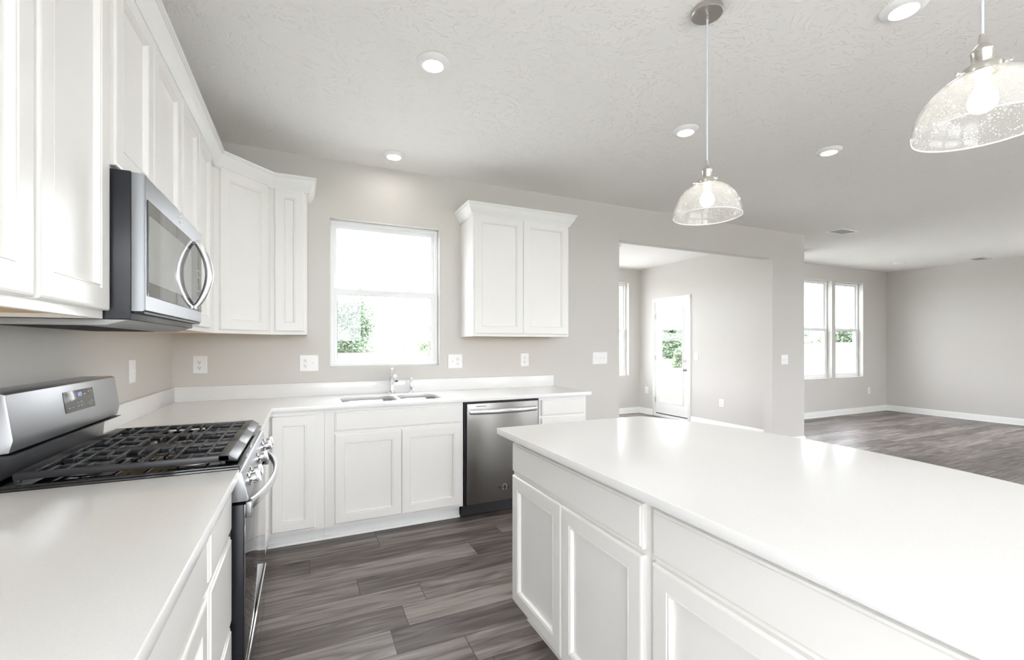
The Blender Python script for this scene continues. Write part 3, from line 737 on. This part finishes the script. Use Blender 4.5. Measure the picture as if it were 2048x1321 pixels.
# burners
for bx, by, rad in ((-0.335, 1.785, 0.046), (-0.615, 1.785, 0.036), (-0.335, 2.265, 0.040), (-0.615, 2.265, 0.046)):
    bb = part('burner', MB().lathe((bx, by, 0.9217), [(0, 0), (rad * 1.35, 0), (rad * 1.30, 0.004), (rad * 0.98, 0.006), (rad * 0.95, 0.013), (0, 0.013)], 28), ALU, rt)
    part('burner_cap', MB().lathe((bx, by, 0.9349), [(0, 0), (rad, 0), (rad, 0.005), (rad * 0.92, 0.008), (0, 0.009)], 28), IRON, bb)
ob = part('burner', MB().prism(rrect(-0.585, -0.355, 1.975, 2.075, 0.049), lambda a, b: (a, b, 0.9217), lambda a, b: (a, b, 0.934)), ALU, rt, 0.002, label='oval centre burner')
part('burner_cap', MB().prism(rrect(-0.570, -0.370, 1.987, 2.063, 0.037), lambda a, b: (a, b, 0.9341), lambda a, b: (a, b, 0.941)), IRON, ob, 0.002)
part('energy_tag', MB().prism([(-0.33, 1.86), (-0.29, 1.86), (-0.285, 1.90), (-0.325, 1.905)], lambda a, b: (a, b, 0.9218), lambda a, b: (a, b, 0.9225)), PAPER, rt, smooth=0, label='small white paper tag')
# grates
gx0, gx1 = -0.722, -0.222
gw = (ry1 - ry0 - 0.036) / 3
for s_ in range(3):
    g0 = ry0 + 0.018 + s_ * gw + 0.001; g1 = g0 + gw - 0.002; gm_ = (g0 + g1) / 2
    zt, zb = 0.958, 0.942
    m_ = MB()
    m_.box(gx0, gx1, g0, g0 + 0.013, zb - 0.003, zt).box(gx0, gx1, g1 - 0.013, g1, zb - 0.003, zt)
    m_.box(gx0, gx0 + 0.040, g0 + 0.0131, g1 - 0.0131, zb + 0.004, zt)
    m_.prism([(gx1 - 0.030, zt), (gx1 - 0.004, zt + 0.001), (gx1 + 0.022, zt - 0.016), (gx1 + 0.022, zt - 0.021), (gx1 - 0.030, zb)], lambda a, b: (a, g0, b), lambda a, b: (a, g1, b))
    nb = 10
    for k in range(nb):
        x = gx0 + 0.066 + k * 0.0405
        if k % 2 == 1:
            m_.box(x - 0.0045, x + 0.0045, g0 + 0.013, g1 - 0.013, zb, zt - 0.0005)
        else:
            L1 = 0.078
            m_.box(x - 0.0045, x + 0.0045, g0 + 0.013, g0 + L1, zb, zt - 0.0005)
            m_.box(x - 0.0045, x + 0.0045, g1 - L1, g1 - 0.013, zb, zt - 0.0005)
    for yq in (g0 + 0.072, g1 - 0.072):
        m_.box(gx0 + 0.04, gx0 + 0.195, yq - 0.0045, yq + 0.0045, zb - 0.001, zt - 0.002)
        m_.box(gx1 - 0.175, gx1 - 0.03, yq - 0.0045, yq + 0.0045, zb - 0.001, zt - 0.002)
    for x in (gx0 + 0.008, gx1 - 0.018):
        for y in (g0 + 0.006, g1 - 0.006): m_.box(x - 0.007, x + 0.007, y - 0.005, y + 0.005, 0.9290 if (s_ == 0 and y < gm_) or (s_ == 2 and y > gm_) else 0.9217, zb)
    part('grate', m_, IRON, rt, 0.0016, 2)
# control panel
cp = part('control_panel', MB().prism([(-0.2145, 0.9050), (-0.190, 0.9050), (-0.185, 0.898), (-0.166, 0.818), (-0.170, 0.810), (-0.2145, 0.810)], lambda a, b: (a, ry0 + 0.001, b), lambda a, b: (a, ry1 - 0.001, b)), STEEL, rt, 0.0015, label='slanted stainless knob panel')
kn = Vector((0.085, 0, 0.020)).normalized()
for y in (1.715, 1.800, 2.020, 2.240, 2.325):
    c0 = Vector((-0.1765, y, 0.861)) + kn * 0.0005
    k1 = part('knob', MB().lathe(c0, [(0, 0), (0.021, 0), (0.021, 0.006), (0.016, 0.008), (0.009, 0.009), (0.009, 0.013), (0.0185, 0.014), (0.0185, 0.027), (0.016, 0.029), (0, 0.029)], 28, kn), CHROME, rt)
    b0 = c0 + kn * 0.029
    tb = Frame(b0, (0, 1), (1, 0))
    part('grip', MB().prism([(-0.0045, -0.020), (0.0045, -0.020), (0.0045, 0.020), (-0.0045, 0.020)], lambda a, b: b0 + Vector((0, a, 0)) + Vector((-kn.z, 0, kn.x)) * b, lambda a, b: b0 + Vector((0, a, 0)) + Vector((-kn.z, 0, kn.x)) * b + kn * 0.010), STEELH, k1, 0.0012)
# oven door
odf = Frame((-0.176, ry0 + 0.003, 0), (0, 1), (1, 0)); OW = ry1 - ry0 - 0.006
od = part('oven_door', MB().fbox(odf, 0, OW, 0.272, 0.800, -0.038, -0.004), BLKSIDE, rt, 0.003, label='black oven door')
part('door_glass', MB().fbox(odf, 0.0005, OW - 0.0005, 0.273, 0.7995, -0.0038, 0.0), OVENG, od, 0.001, label='mirror like black glass front')
part('door_trim', MB().fbox(odf, 0.02, OW - 0.02, 0.2725, 0.288, 0.0002, 0.006), CHROME, od, 0.0015)
hh = []
for k in range(29):
    q = k / 28
    hh.append(odf.p(0.022 + (OW - 0.044) * q, 0.793 - 0.0, 0.012 + 0.050 * math.sin(PI * q) ** 0.75))
part('handle', MB().tube(hh, 0.0085, 14, sx=2.1, up=(0, 0, 1)), STEELH, rt, label='bowed stainless handle')
for q in (0.010, OW - 0.044):
    part('handle_bracket', MB().fbox(odf, q, q + 0.034, 0.752, 0.8035, 0.0003, 0.016), STEELD, rt, 0.002)
dr = part('storage_drawer', MB().fbox(odf, 0, OW, 0.060, 0.262, -0.038, -0.001), OVENG, rt, 0.003, label='glossy black storage drawer')
# backguard
gb = part('backguard', MB().prism([(XL + 0.001, 0.9300), (XL + 0.001, 1.178), (-0.742, 1.178), (-0.730, 1.173), (-0.714, 1.050), (-0.722, 1.016), (-0.760, 1.012), (-0.768, 0.9300)], lambda a, b: (a, ry0 + 0.004, b), lambda a, b: (a, ry1 - 0.004, b)), STEEL, rt, 0.002, label='stainless backguard')
part('end_cap', MB().prism([(XL + 0.001, 1.0), (XL + 0.001, 1.174), (-0.752, 1.174), (-0.740, 1.0)], lambda a, b: (a, ry0 + 0.0005, b), lambda a, b: (a, ry0 + 0.0036, b)), BLKSIDE, gb, smooth=0)
part('lip', MB().box(-0.775, -0.712, ry0 + 0.002, ry1 + 0.004, 1.009, 1.0115), BLKSIDE, gb)
# display on the slanted face from (-0.730,1.173) to (-0.714,1.050)
sl = Vector((0.016, 0, -0.123)).normalized(); sn = Vector((0.123, 0, 0.016)).normalized()
def dpt(y, s, o=0.0): return Vector((-0.730, y, 1.173)) + sl * s + sn * o
def dquad(mb, y0, y1, s0, s1, o0, o1):
    mb.quadbox([dpt(y0, s1, o0), dpt(y1, s1, o0), dpt(y1, s1, o1), dpt(y0, s1, o1), dpt(y0, s0, o0), dpt(y1, s0, o0), dpt(y1, s0, o1), dpt(y0, s0, o1)]); return mb
dp = part('display_panel', dquad(MB(), 1.948, 2.172, 0.023, 0.094, 0.0004, 0.0018), PANELG, gb, 0.0006, label='dark control display')
for y, s, l in ((1.965, 0.036, 8), (1.993, 0.036, 8), (2.020, 0.034, 8), (1.967, 0.056, 12), (1.996, 0.056, 9), (1.967, 0.078, 14), (1.998, 0.078, 7), (2.092, 0.040, 14), (2.128, 0.034, 9), (2.152, 0.034, 7), (2.128, 0.054, 6), (2.152, 0.052, 9), (2.126, 0.074, 6), (2.150, 0.072, 10), (2.035, 0.064, 10), (2.060, 0.064, 10), (2.035, 0.078, 10), (2.060, 0.078, 10)):
    part('button', dquad(MB(), y, y + l * 0.001, s, s + 0.0022, 0.0019, 0.0023), INK, dp, smooth=0)
dg = MB()
def seg7(y, s, hgt, chars):
    segs = {'1': 'bc', '2': 'abged', '3': 'abgcd', '0': 'abcdef', '4': 'fgbc'}
    for ch in chars:
        if ch == ':':
            for q in (0.3, 0.65): dquad(dg, y, y + 0.0012, s + hgt * q, s + hgt * q + 0.0014, 0.0019, 0.0024)
            y += 0.0035; continue
        wd = hgt * 0.5; t_ = 0.0013
        R_ = {'a': (0, wd, 0, t_), 'd': (0, wd, hgt - t_, hgt), 'g': (0, wd, hgt / 2 - t_ / 2, hgt / 2 + t_ / 2), 'f': (0, t_, 0, hgt / 2), 'e': (0, t_, hgt / 2, hgt), 'b': (wd - t_, wd, 0, hgt / 2), 'c': (wd - t_, wd, hgt / 2, hgt)}
        for k in segs[ch]:
            a, b, c_, d_ = R_[k]; dquad(dg, y + a, y + b, s + c_, s + d_, 0.0019, 0.0024)
        y += wd + 0.0025
seg7(2.046, 0.032, 0.013, '1:23')
part('clock_digits', dg, BLUE, dp, label='blue clock digits')

# ------------------------------------------------------------------ dishwasher
dwt = thing('dishwasher', (1.38, 3.45, 0), 'stainless dishwasher with a bowed bar handle in the back run', 'dishwasher')
WF = Frame((1.084, 3.158, 0), (1, 0), (0, -1)); DW_ = 0.598
part('tub', MB().box(1.066, 1.692, 3.182, 3.74, 0.09, 0.880), DARK, dwt)
part('door', MB().fbox(WF, 0, DW_, 0.113, 0.868, -0.022, 0.0), DWSTEEL, dwt, 0.004, 3, label='brushed stainless door')
part('toe_panel', MB().box(1.064, 1.694, 3.235, 3.245, 0.012, 0.110).box(1.064, 1.694, 3.172, 3.235, 0.100, 0.1105), DARK, dwt, label='black toe panel')
hd = []
for k in range(25):
    q = k / 24; hd.append(WF.p(0.022 + 0.555 * q, 0.806, 0.012 + 0.030 * math.sin(PI * q) ** 0.7))
part('handle', MB().tube(hd, 0.0075, 14, sx=2.5, up=(0, 0, 1)), STEELH, dwt, label='bowed stainless bar handle')
for a in (0.016, 0.568):
    part('handle_mount', MB().fbox(WF, a, a + 0.014, 0.790, 0.822, 0.0002, 0.013), STEELH, dwt, 0.001)
part('vent_slot', MB().fbox(WF, 0.072, 0.152, 0.843, 0.8475, 0.0002, 0.0012), DARK, dwt)
text_mesh('Whirlpool', 0.024, WF, 0.295, 0.212, 0.0008, BLKSIDE, dwt)
lg = []
for k in range(15):
    q = k / 14 * 1.6 * PI; lg.append(WF.p(0.305 + 0.017 * math.cos(q - 0.9), 0.214 + 0.024 * math.sin(q - 0.9), 0.0012))
part('logo_swirl', MB().tube(lg, 0.0014, 6), PLATE, dwt)

# ------------------------------------------------------------------ wall plates
def wall_plate(F, u, z, kinds, label, hgt=0.124):
    """kinds: string of 'o' (duplex outlet) and 's' (toggle switch)"""
    n = len(kinds); W = 0.040 + 0.046 * n
    has_o = 'o' in kinds
    nm = 'outlet' if kinds == 'o' else ('light_switch' if not has_o else 'outlet_and_switch')
    t = thing(nm, F.p(u, z, 0), label, 'outlet' if has_o else 'light switch', 'white wall plates')
    part('wall_plate', MB().panel(F, u - W / 2, u + W / 2, z - hgt / 2, z + hgt / 2, [(0, 0.0004), (0, 0.002), (0.004, 0.006)]), PLATE, t, smooth=0)
    for i, k in enumerate(kinds):
        uc = u + (i - (n - 1) / 2) * 0.046
        if k == 'o':
            for dz in (0.0195, -0.0195):
                r = part('receptacle', MB().lathe(F.p(uc, z + dz, 0.0061), [(0, 0), (0.0172, 0), (0.0172, 0.0016), (0.016, 0.0022), (0, 0.0022)], 20, F.n), PLATE, t)
                sl_ = MB()
                sl_.fbox(F, uc - 0.0078, uc - 0.0054, z + dz - 0.002, z + dz + 0.0075, 0.0084, 0.0087)
                sl_.fbox(F, uc + 0.0054, uc + 0.0078, z + dz - 0.001, z + dz + 0.0065, 0.0084, 0.0087)
                sl_.lathe(F.p(uc, z + dz - 0.0088, 0.0084), [(0, 0), (0.0028, 0), (0.0028, 0.0003), (0, 0.0003)], 12, F.n)
                part('slots', sl_, DARK, r, smooth=0)
        else:
            part('toggle', MB().fbox(F, uc - 0.0055, uc + 0.0055, z - 0.012, z + 0.012, 0.0061, 0.0078).quadbox([F.p(uc - 0.004, z - 0.003, 0.0079), F.p(uc + 0.004, z - 0.003, 0.0079), F.p(uc + 0.004, z + 0.002, 0.018), F.p(uc - 0.004, z + 0.002, 0.018), F.p(uc - 0.004, z + 0.005, 0.0079), F.p(uc + 0.004, z + 0.005, 0.0079), F.p(uc + 0.004, z + 0.008, 0.018), F.p(uc - 0.004, z + 0.008, 0.018)]), PLATE, t, smooth=0)
    return t
KB = Frame((0, YW, 0), (1, 0), (0, -1))
wall_plate(KB, -0.677, 1.168, 'o', 'white double outlet under the corner wall cabinet')
wall_plate(KB, 0.019, 1.168, 'os', 'white outlet and switch plate left of the kitchen window')
wall_plate(KB, 1.182, 1.164, 'so', 'white switch and outlet plate right of the kitchen window')
wall_plate(KB, 1.858, 1.168, 'o', 'white outlet under the right hand wall cabinet')
wall_plate(KB, 2.712, 1.172, 'sss', 'white triple switch plate left of the cased opening')
wall_plate(KB, 5.580, 1.118, 'ss', 'white double switch plate on the wall right of the cased opening')
LW = Frame((XL, 0, 0), (0, 1), (1, 0))
wall_plate(LW, 2.985, 1.168, 's', 'white switch plate on the left wall past the range')
NR = Frame((XN, 0, 0), (0, -1), (-1, 0))
wall_plate(NR, -5.47, 1.110, 's', 'white switch plate beside the patio door')
wall_plate(NR, -4.97, 0.400, 'o', 'white outlet low on the wall right of the patio door')
wall_plate(NR, -6.66, 0.450, 'o', 'white outlet low on the wall in the nook corner')
GR = Frame((0, YF, 0), (1, 0), (0, -1))
wall_plate(GR, 9.960, 0.415, 'o', 'white outlet low on the far living room wall')

# ------------------------------------------------------------------ ceiling fittings
def downlight(x, y, label, on=True, first=[None]):
    t = thing('downlight', (x, y, H), label, 'ceiling light', 'round ceiling downlights')
    part('trim_ring', MB().lathe((x, y, H - 0.0003), [(0, 0), (0.083, 0), (0.083, -0.004), (0.072, -0.014), (0.056, -0.022), (0.052, -0.022), (0.049, -0.019), (0, -0.019)], 40), PLATE, t)
    part('lens', MB().lathe((x, y, H - 0.0195), [(0, 0), (0.0485, 0), (0.0485, -0.002), (0, -0.002)], 40), LAMPM, t)
    return t
downlight(0.590, 2.250, 'lit round downlight in mid ceiling above the sink aisle, farther from the wall')
downlight(0.606, 3.470, 'lit round downlight close to the wall above the kitchen window')
downlight(2.320, 2.250, 'lit round downlight just left of the cord of the far pendant')
downlight(3.530, 2.040, 'lit round downlight between the two pendants, lower and smaller')
downlight(2.323, 1.040, 'large lit round downlight at the top edge between the two pendants')
for q, (x, y) in enumerate(((0.60, 1.04), (0.60, -0.30), (2.32, -0.30), (3.55, 0.60), (3.55, -0.80))):  # extra unseen fittings, added to raise the kitchen's brightness
    downlight(x, y, 'ceiling downlight added out of frame for brightness, ' + ('over the near left worktop', 'behind the camera on the left', 'behind the second pendant', 'right of the second pendant', 'farthest behind the camera')[q])
downlight(4.10, 5.30, 'lit round downlight in the dining nook behind the opening')
def disc(x, y, label, cat, nm):
    t = thing(nm, (x, y, H), label, cat)
    part('base', MB().lathe((x, y, H - 0.0003), [(0, 0), (0.085, 0), (0.085, -0.012), (0, -0.012)], 36), PLATE, t)
    part('cover', MB().lathe((x, y, H - 0.0126), [(0, 0), (0.072, 0), (0.070, -0.016), (0.056, -0.026), (0, -0.028)], 36), PLATE, t)
disc(6.93, 4.312, 'white ceiling disc by the end of the kitchen wall', 'smoke detector', 'smoke_detector')
disc(9.427, 4.299, 'white ceiling disc near the far living room corner', 'smoke detector', 'smoke_detector')
def vent(x, y, label):
    t = thing('ceiling_vent', (x, y, H), label, 'ceiling vent', 'ceiling vents')
    F_ = Frame((x, y, H), (1, 0), (0, 1))
    part('frame', MB().grid([-0.17, 0.17], [-0.10, 0.10], [(-0.145, 0.145, -0.075, 0.075)], lambda u, v, s_: (x + u, y + v, H + s_), -0.008, -0.0004), PLATE, t, 0.001)
    part('damper', MB().box(x - 0.144, x + 0.144, y - 0.074, y + 0.074, H - 0.0016, H - 0.0005), DARK if False else pmat('vent_shadow', (0.55, 0.55, 0.55), 0.6), t)
    lm = MB()
    for k in range(9):
        q = y - 0.066 + k * 0.0165
        lm.quadbox([(x - 0.143, q, H - 0.0075), (x + 0.143, q, H - 0.0075), (x + 0.143, q + 0.001, H - 0.0075), (x - 0.143, q + 0.001, H - 0.0075), (x - 0.143, q + 0.006, H - 0.002), (x + 0.143, q + 0.006, H - 0.002), (x + 0.143, q + 0.007, H - 0.002), (x - 0.143, q + 0.007, H - 0.002)])
    part('louvers', lm, METALG, t)
vent(6.201, 3.427, 'white rectangular ceiling vent past the end of the kitchen wall')
vent(10.25, 3.55, 'white rectangular ceiling vent beside the far right wall')

# pendants
def pendant(x, y, label):
    t = thing('pendant_lamp', (x, y, H), label, 'pendant lamp', 'glass dome pendants over the island')
    cn = part('canopy', MB().lathe((x, y, H - 0.0003), [(0, 0), (0.064, 0), (0.064, -0.020), (0.062, -0.022), (0, -0.022)], 48), NICKEL, t)
    for a in (0.6, 0.6 + PI):
        part('canopy_screw', MB().lathe((x + 0.036 * math.cos(a), y + 0.036 * math.sin(a), H - 0.0225), [(0, 0), (0.0028, 0), (0.0028, -0.012), (0, -0.013)], 12), NICKEL, cn)
    part('cord_grip', MB().lathe((x, y, H - 0.0225), [(0, 0), (0.005, 0), (0.005, -0.018), (0.003, -0.020), (0, -0.020)], 14), NICKEL, cn)
    part('cord', MB().tube([(x, y, H - 0.0426), (x, y, 2.105)], 0.0032, 10), CORD, t)
    s_ = part('socket', MB().lathe((x, y, 2.022), [(0, 0), (0.024, 0), (0.024, 0.004), (0.0215, 0.006), (0.0215, 0.034), (0.023, 0.036), (0.023, 0.040), (0.019, 0.046), (0.011, 0.056), (0.008, 0.060), (0.006, 0.082), (0, 0.083)], 28), NICKEL, t)
    part('fitter', MB().lathe((x, y, 2.000), [(0, 0.0205), (0.038, 0.0205), (0.040, 0.018), (0.040, 0.000), (0.036, 0.000), (0.036, 0.016), (0, 0.017)], 32), NICKEL, s_)
    for k in range(3):
        a = 0.4 + k * 2 * PI / 3; d_ = Vector((math.cos(a), math.sin(a), 0))
        p0 = Vector((x, y, 2.010)) + d_ * 0.040
        part('thumb_screw', MB().tube([p0, p0 + d_ * 0.014], 0.0022, 8).lathe(p0 + d_ * 0.014, [(0, 0), (0.0055, 0), (0.0055, 0.004), (0, 0.004)], 12, d_), CHROME, s_)
    pr = []
    Rr, zb, ht = 0.139, 1.862, 0.146
    for k in range(17):
        q = PI / 2 * k / 16
        rad = Rr * math.cos(q) ** 0.92 if k < 16 else 0.0
        if rad < 0.034: rad = 0.034
        pr.append((rad, ht * math.sin(q)))
    pr = [p for i, p in enumerate(pr) if i < 15] + [(0.034, ht)]
    inner = [(max(r_ - 0.0035, 0.030), h_ - (0.0035 if i > 2 else 0.0)) for i, (r_, h_) in enumerate(pr)]
    part('glass_shade', MB().lathe((x, y, zb), pr + inner[::-1], 64, close=True), SEED, t, label='clear seeded glass dome, bulb glow mixed in as haze')
    part('rim', MB().lathe((x, y, zb), [(Rr + 0.0004, 0.0), (Rr - 0.0015, 0.0022), (Rr - 0.0038, 0.0), (Rr - 0.0015, -0.0020)], 64, close=True), RIM_GLINT, t, label='rolled glass rim, its bright glint painted white')
    part('bulb', MB().lathe((x, y, 1.905), [(0, 0), (0.012, 0.001), (0.022, 0.007), (0.028, 0.018), (0.029, 0.030), (0.025, 0.045), (0.017, 0.062), (0.013, 0.076), (0.013, 0.090), (0, 0.091)], 24), BULB, t, label='glowing bulb')
    return t
pendant(1.573, 1.405, 'glass dome pendant lamp on a long cord over the far end of the island')
pendant(1.577, 0.540, 'large glass dome pendant lamp cut by the right edge, nearest the camera')

# ------------------------------------------------------------------ outdoors
def ghz(x, y):
    d = math.hypot(x, y); k = min(max((d - 14) / 150, 0), 1)
    return -0.28 + 3.05 * k * k * (3 - 2 * k) * (1.0 if k < 1 else 1.0)
gm = MB(); radii = [0, 4, 8, 12, 16, 22, 30, 40, 55, 75, 100, 140, 200, 400]; SEG = 48
cxg, cyg = 4.0, 2.0
for r_ in radii:
    for k in range(SEG):
        a = 2 * PI * k / SEG; x = cxg + r_ * math.cos(a); y = cyg + r_ * math.sin(a); gm.v.append(Vector((x, y, ghz(x - cxg, y - cyg))))
for i in range(len(radii) - 1):
    for k in range(SEG):
        j = (k + 1) % SEG; a = i * SEG; b = a + SEG
        if i == 0: gm.f.append((a, b + k, b + j))
        else: gm.f.append((a + k, b + k, b + j, a + j))
struct('ground_lawn', gm, GRASS, 'pale green lawn and field outside the windows')
CONC = pmat('patio_concrete', (0.60, 0.60, 0.57), 0.8, spec=0.2)  # pale pad spread wide to bounce daylight up onto the ceilings
struct('ground_patio_bounce', MB().grid([-13, 24], [-15, 18], [(XL - T, XF + T, YB - T, YF + T), (2.35 - T, XE, YF + T, YN + T), (8.2, 25, YF + T, 19)], lambda u, v, t: (u, v, t), -0.27, -0.21), CONC, 'pale concrete by the patio door, spread around the house to bounce light', smooth=0)  # last hole cut to dim the bounce on the living room ceiling
def tree(x, y, h, wd, nl, ls, label, mat=LEAF, trunk=0.25, nm='tree', z=None, seed=1, dens=1.0, cat='tree', group='trees and bushes outside'):
    rnd = random.Random(seed); z0 = ghz(x - cxg, y - cyg) - 0.05 if z is None else z
    t = thing(nm, (x, y, z0), label, cat, group)
    part('trunk', MB().tube([(x, y, z0), (x + 0.02 * h, y, z0 + h * 0.35), (x, y, z0 + h * 0.75)], [0.03 * h * 0.6, 0.02 * h * 0.6, 0.006 * h], 8), BARK, t)
    m_ = MB(); clumps = []
    for k in range(60):
        a = rnd.uniform(0, 2 * PI); q = rnd.uniform(0, 1); rr_ = wd / 2 * (0.25 + 0.75 * rnd.random()) * (1 - 0.55 * q ** 1.5)
        clumps.append((x + rr_ * math.cos(a), y + rr_ * math.sin(a), z0 + h * (trunk + (0.96 - trunk) * q), wd * rnd.uniform(0.10, 0.20) * dens))
    for k in range(nl):
        c_ = rnd.choice(clumps); v = Vector((rnd.gauss(0, 1), rnd.gauss(0, 1), rnd.gauss(0, 0.8))) * 0.5
        p = Vector(c_[:3]) + v * c_[3]
        a = Vector((rnd.gauss(0, 1), rnd.gauss(0, 1), rnd.gauss(0, 1))).normalized(); b = a.orthogonal().normalized(); s_ = ls * rnd.uniform(0.6, 1.3)
        n = len(m_.v); m_.v += [p - a * s_, p + b * s_ * 0.5, p + a * s_, p - b * s_ * 0.5]; m_.f.append((n, n + 1, n + 2, n + 3))
    me_ = bpy.data.meshes.new('foliage'); me_.from_pydata([tuple(v - Vector((x, y, z0))) for v in m_.v], [], m_.f); me_.materials.append(mat)
    o_ = bpy.data.objects.new('foliage', me_); o_.parent = t; COL.objects.link(o_)
    return t
tree(4.6, 63.5, 6.4, 9.4, 15000, 0.20, 'bushy green tree seen at the left of the kitchen window', trunk=0.08, seed=3)
tree(12.6, 50.0, 3.5, 3.4, 1500, 0.12, 'thin sparse young tree seen at the right of the kitchen window', LEAF2, 0.15, seed=5)
solo('fence_post', MB().box(15.6, 15.75, 80.2, 80.35, 0.9, 2.9), BARK, 'thin dark post far out in the field behind the kitchen window', 'post')
tree(22.9, 22.5, 1.32, 1.30, 5000, 0.06, 'small round bush outside the patio door', LEAF2, 0.03, 'bush', seed=8, cat='bush')
tree(33.3, 34.0, 3.1, 4.4, 6000, 0.15, 'green tree in the field behind the patio door', trunk=0.06, seed=9)
tree(41.5, 42.5, 3.2, 4.5, 5000, 0.15, 'second tree in the field behind the patio door, farther right', trunk=0.06, seed=10)
for k in range(7):
    tree(80 + k * 12.5, 66 - k * 4.1, 2.7 + 0.4 * math.sin(k * 1.7), 10.4, 3500, 0.30, 'far tree in the tree line beyond the living room windows', trunk=0.03, seed=20 + k, group='far tree line')
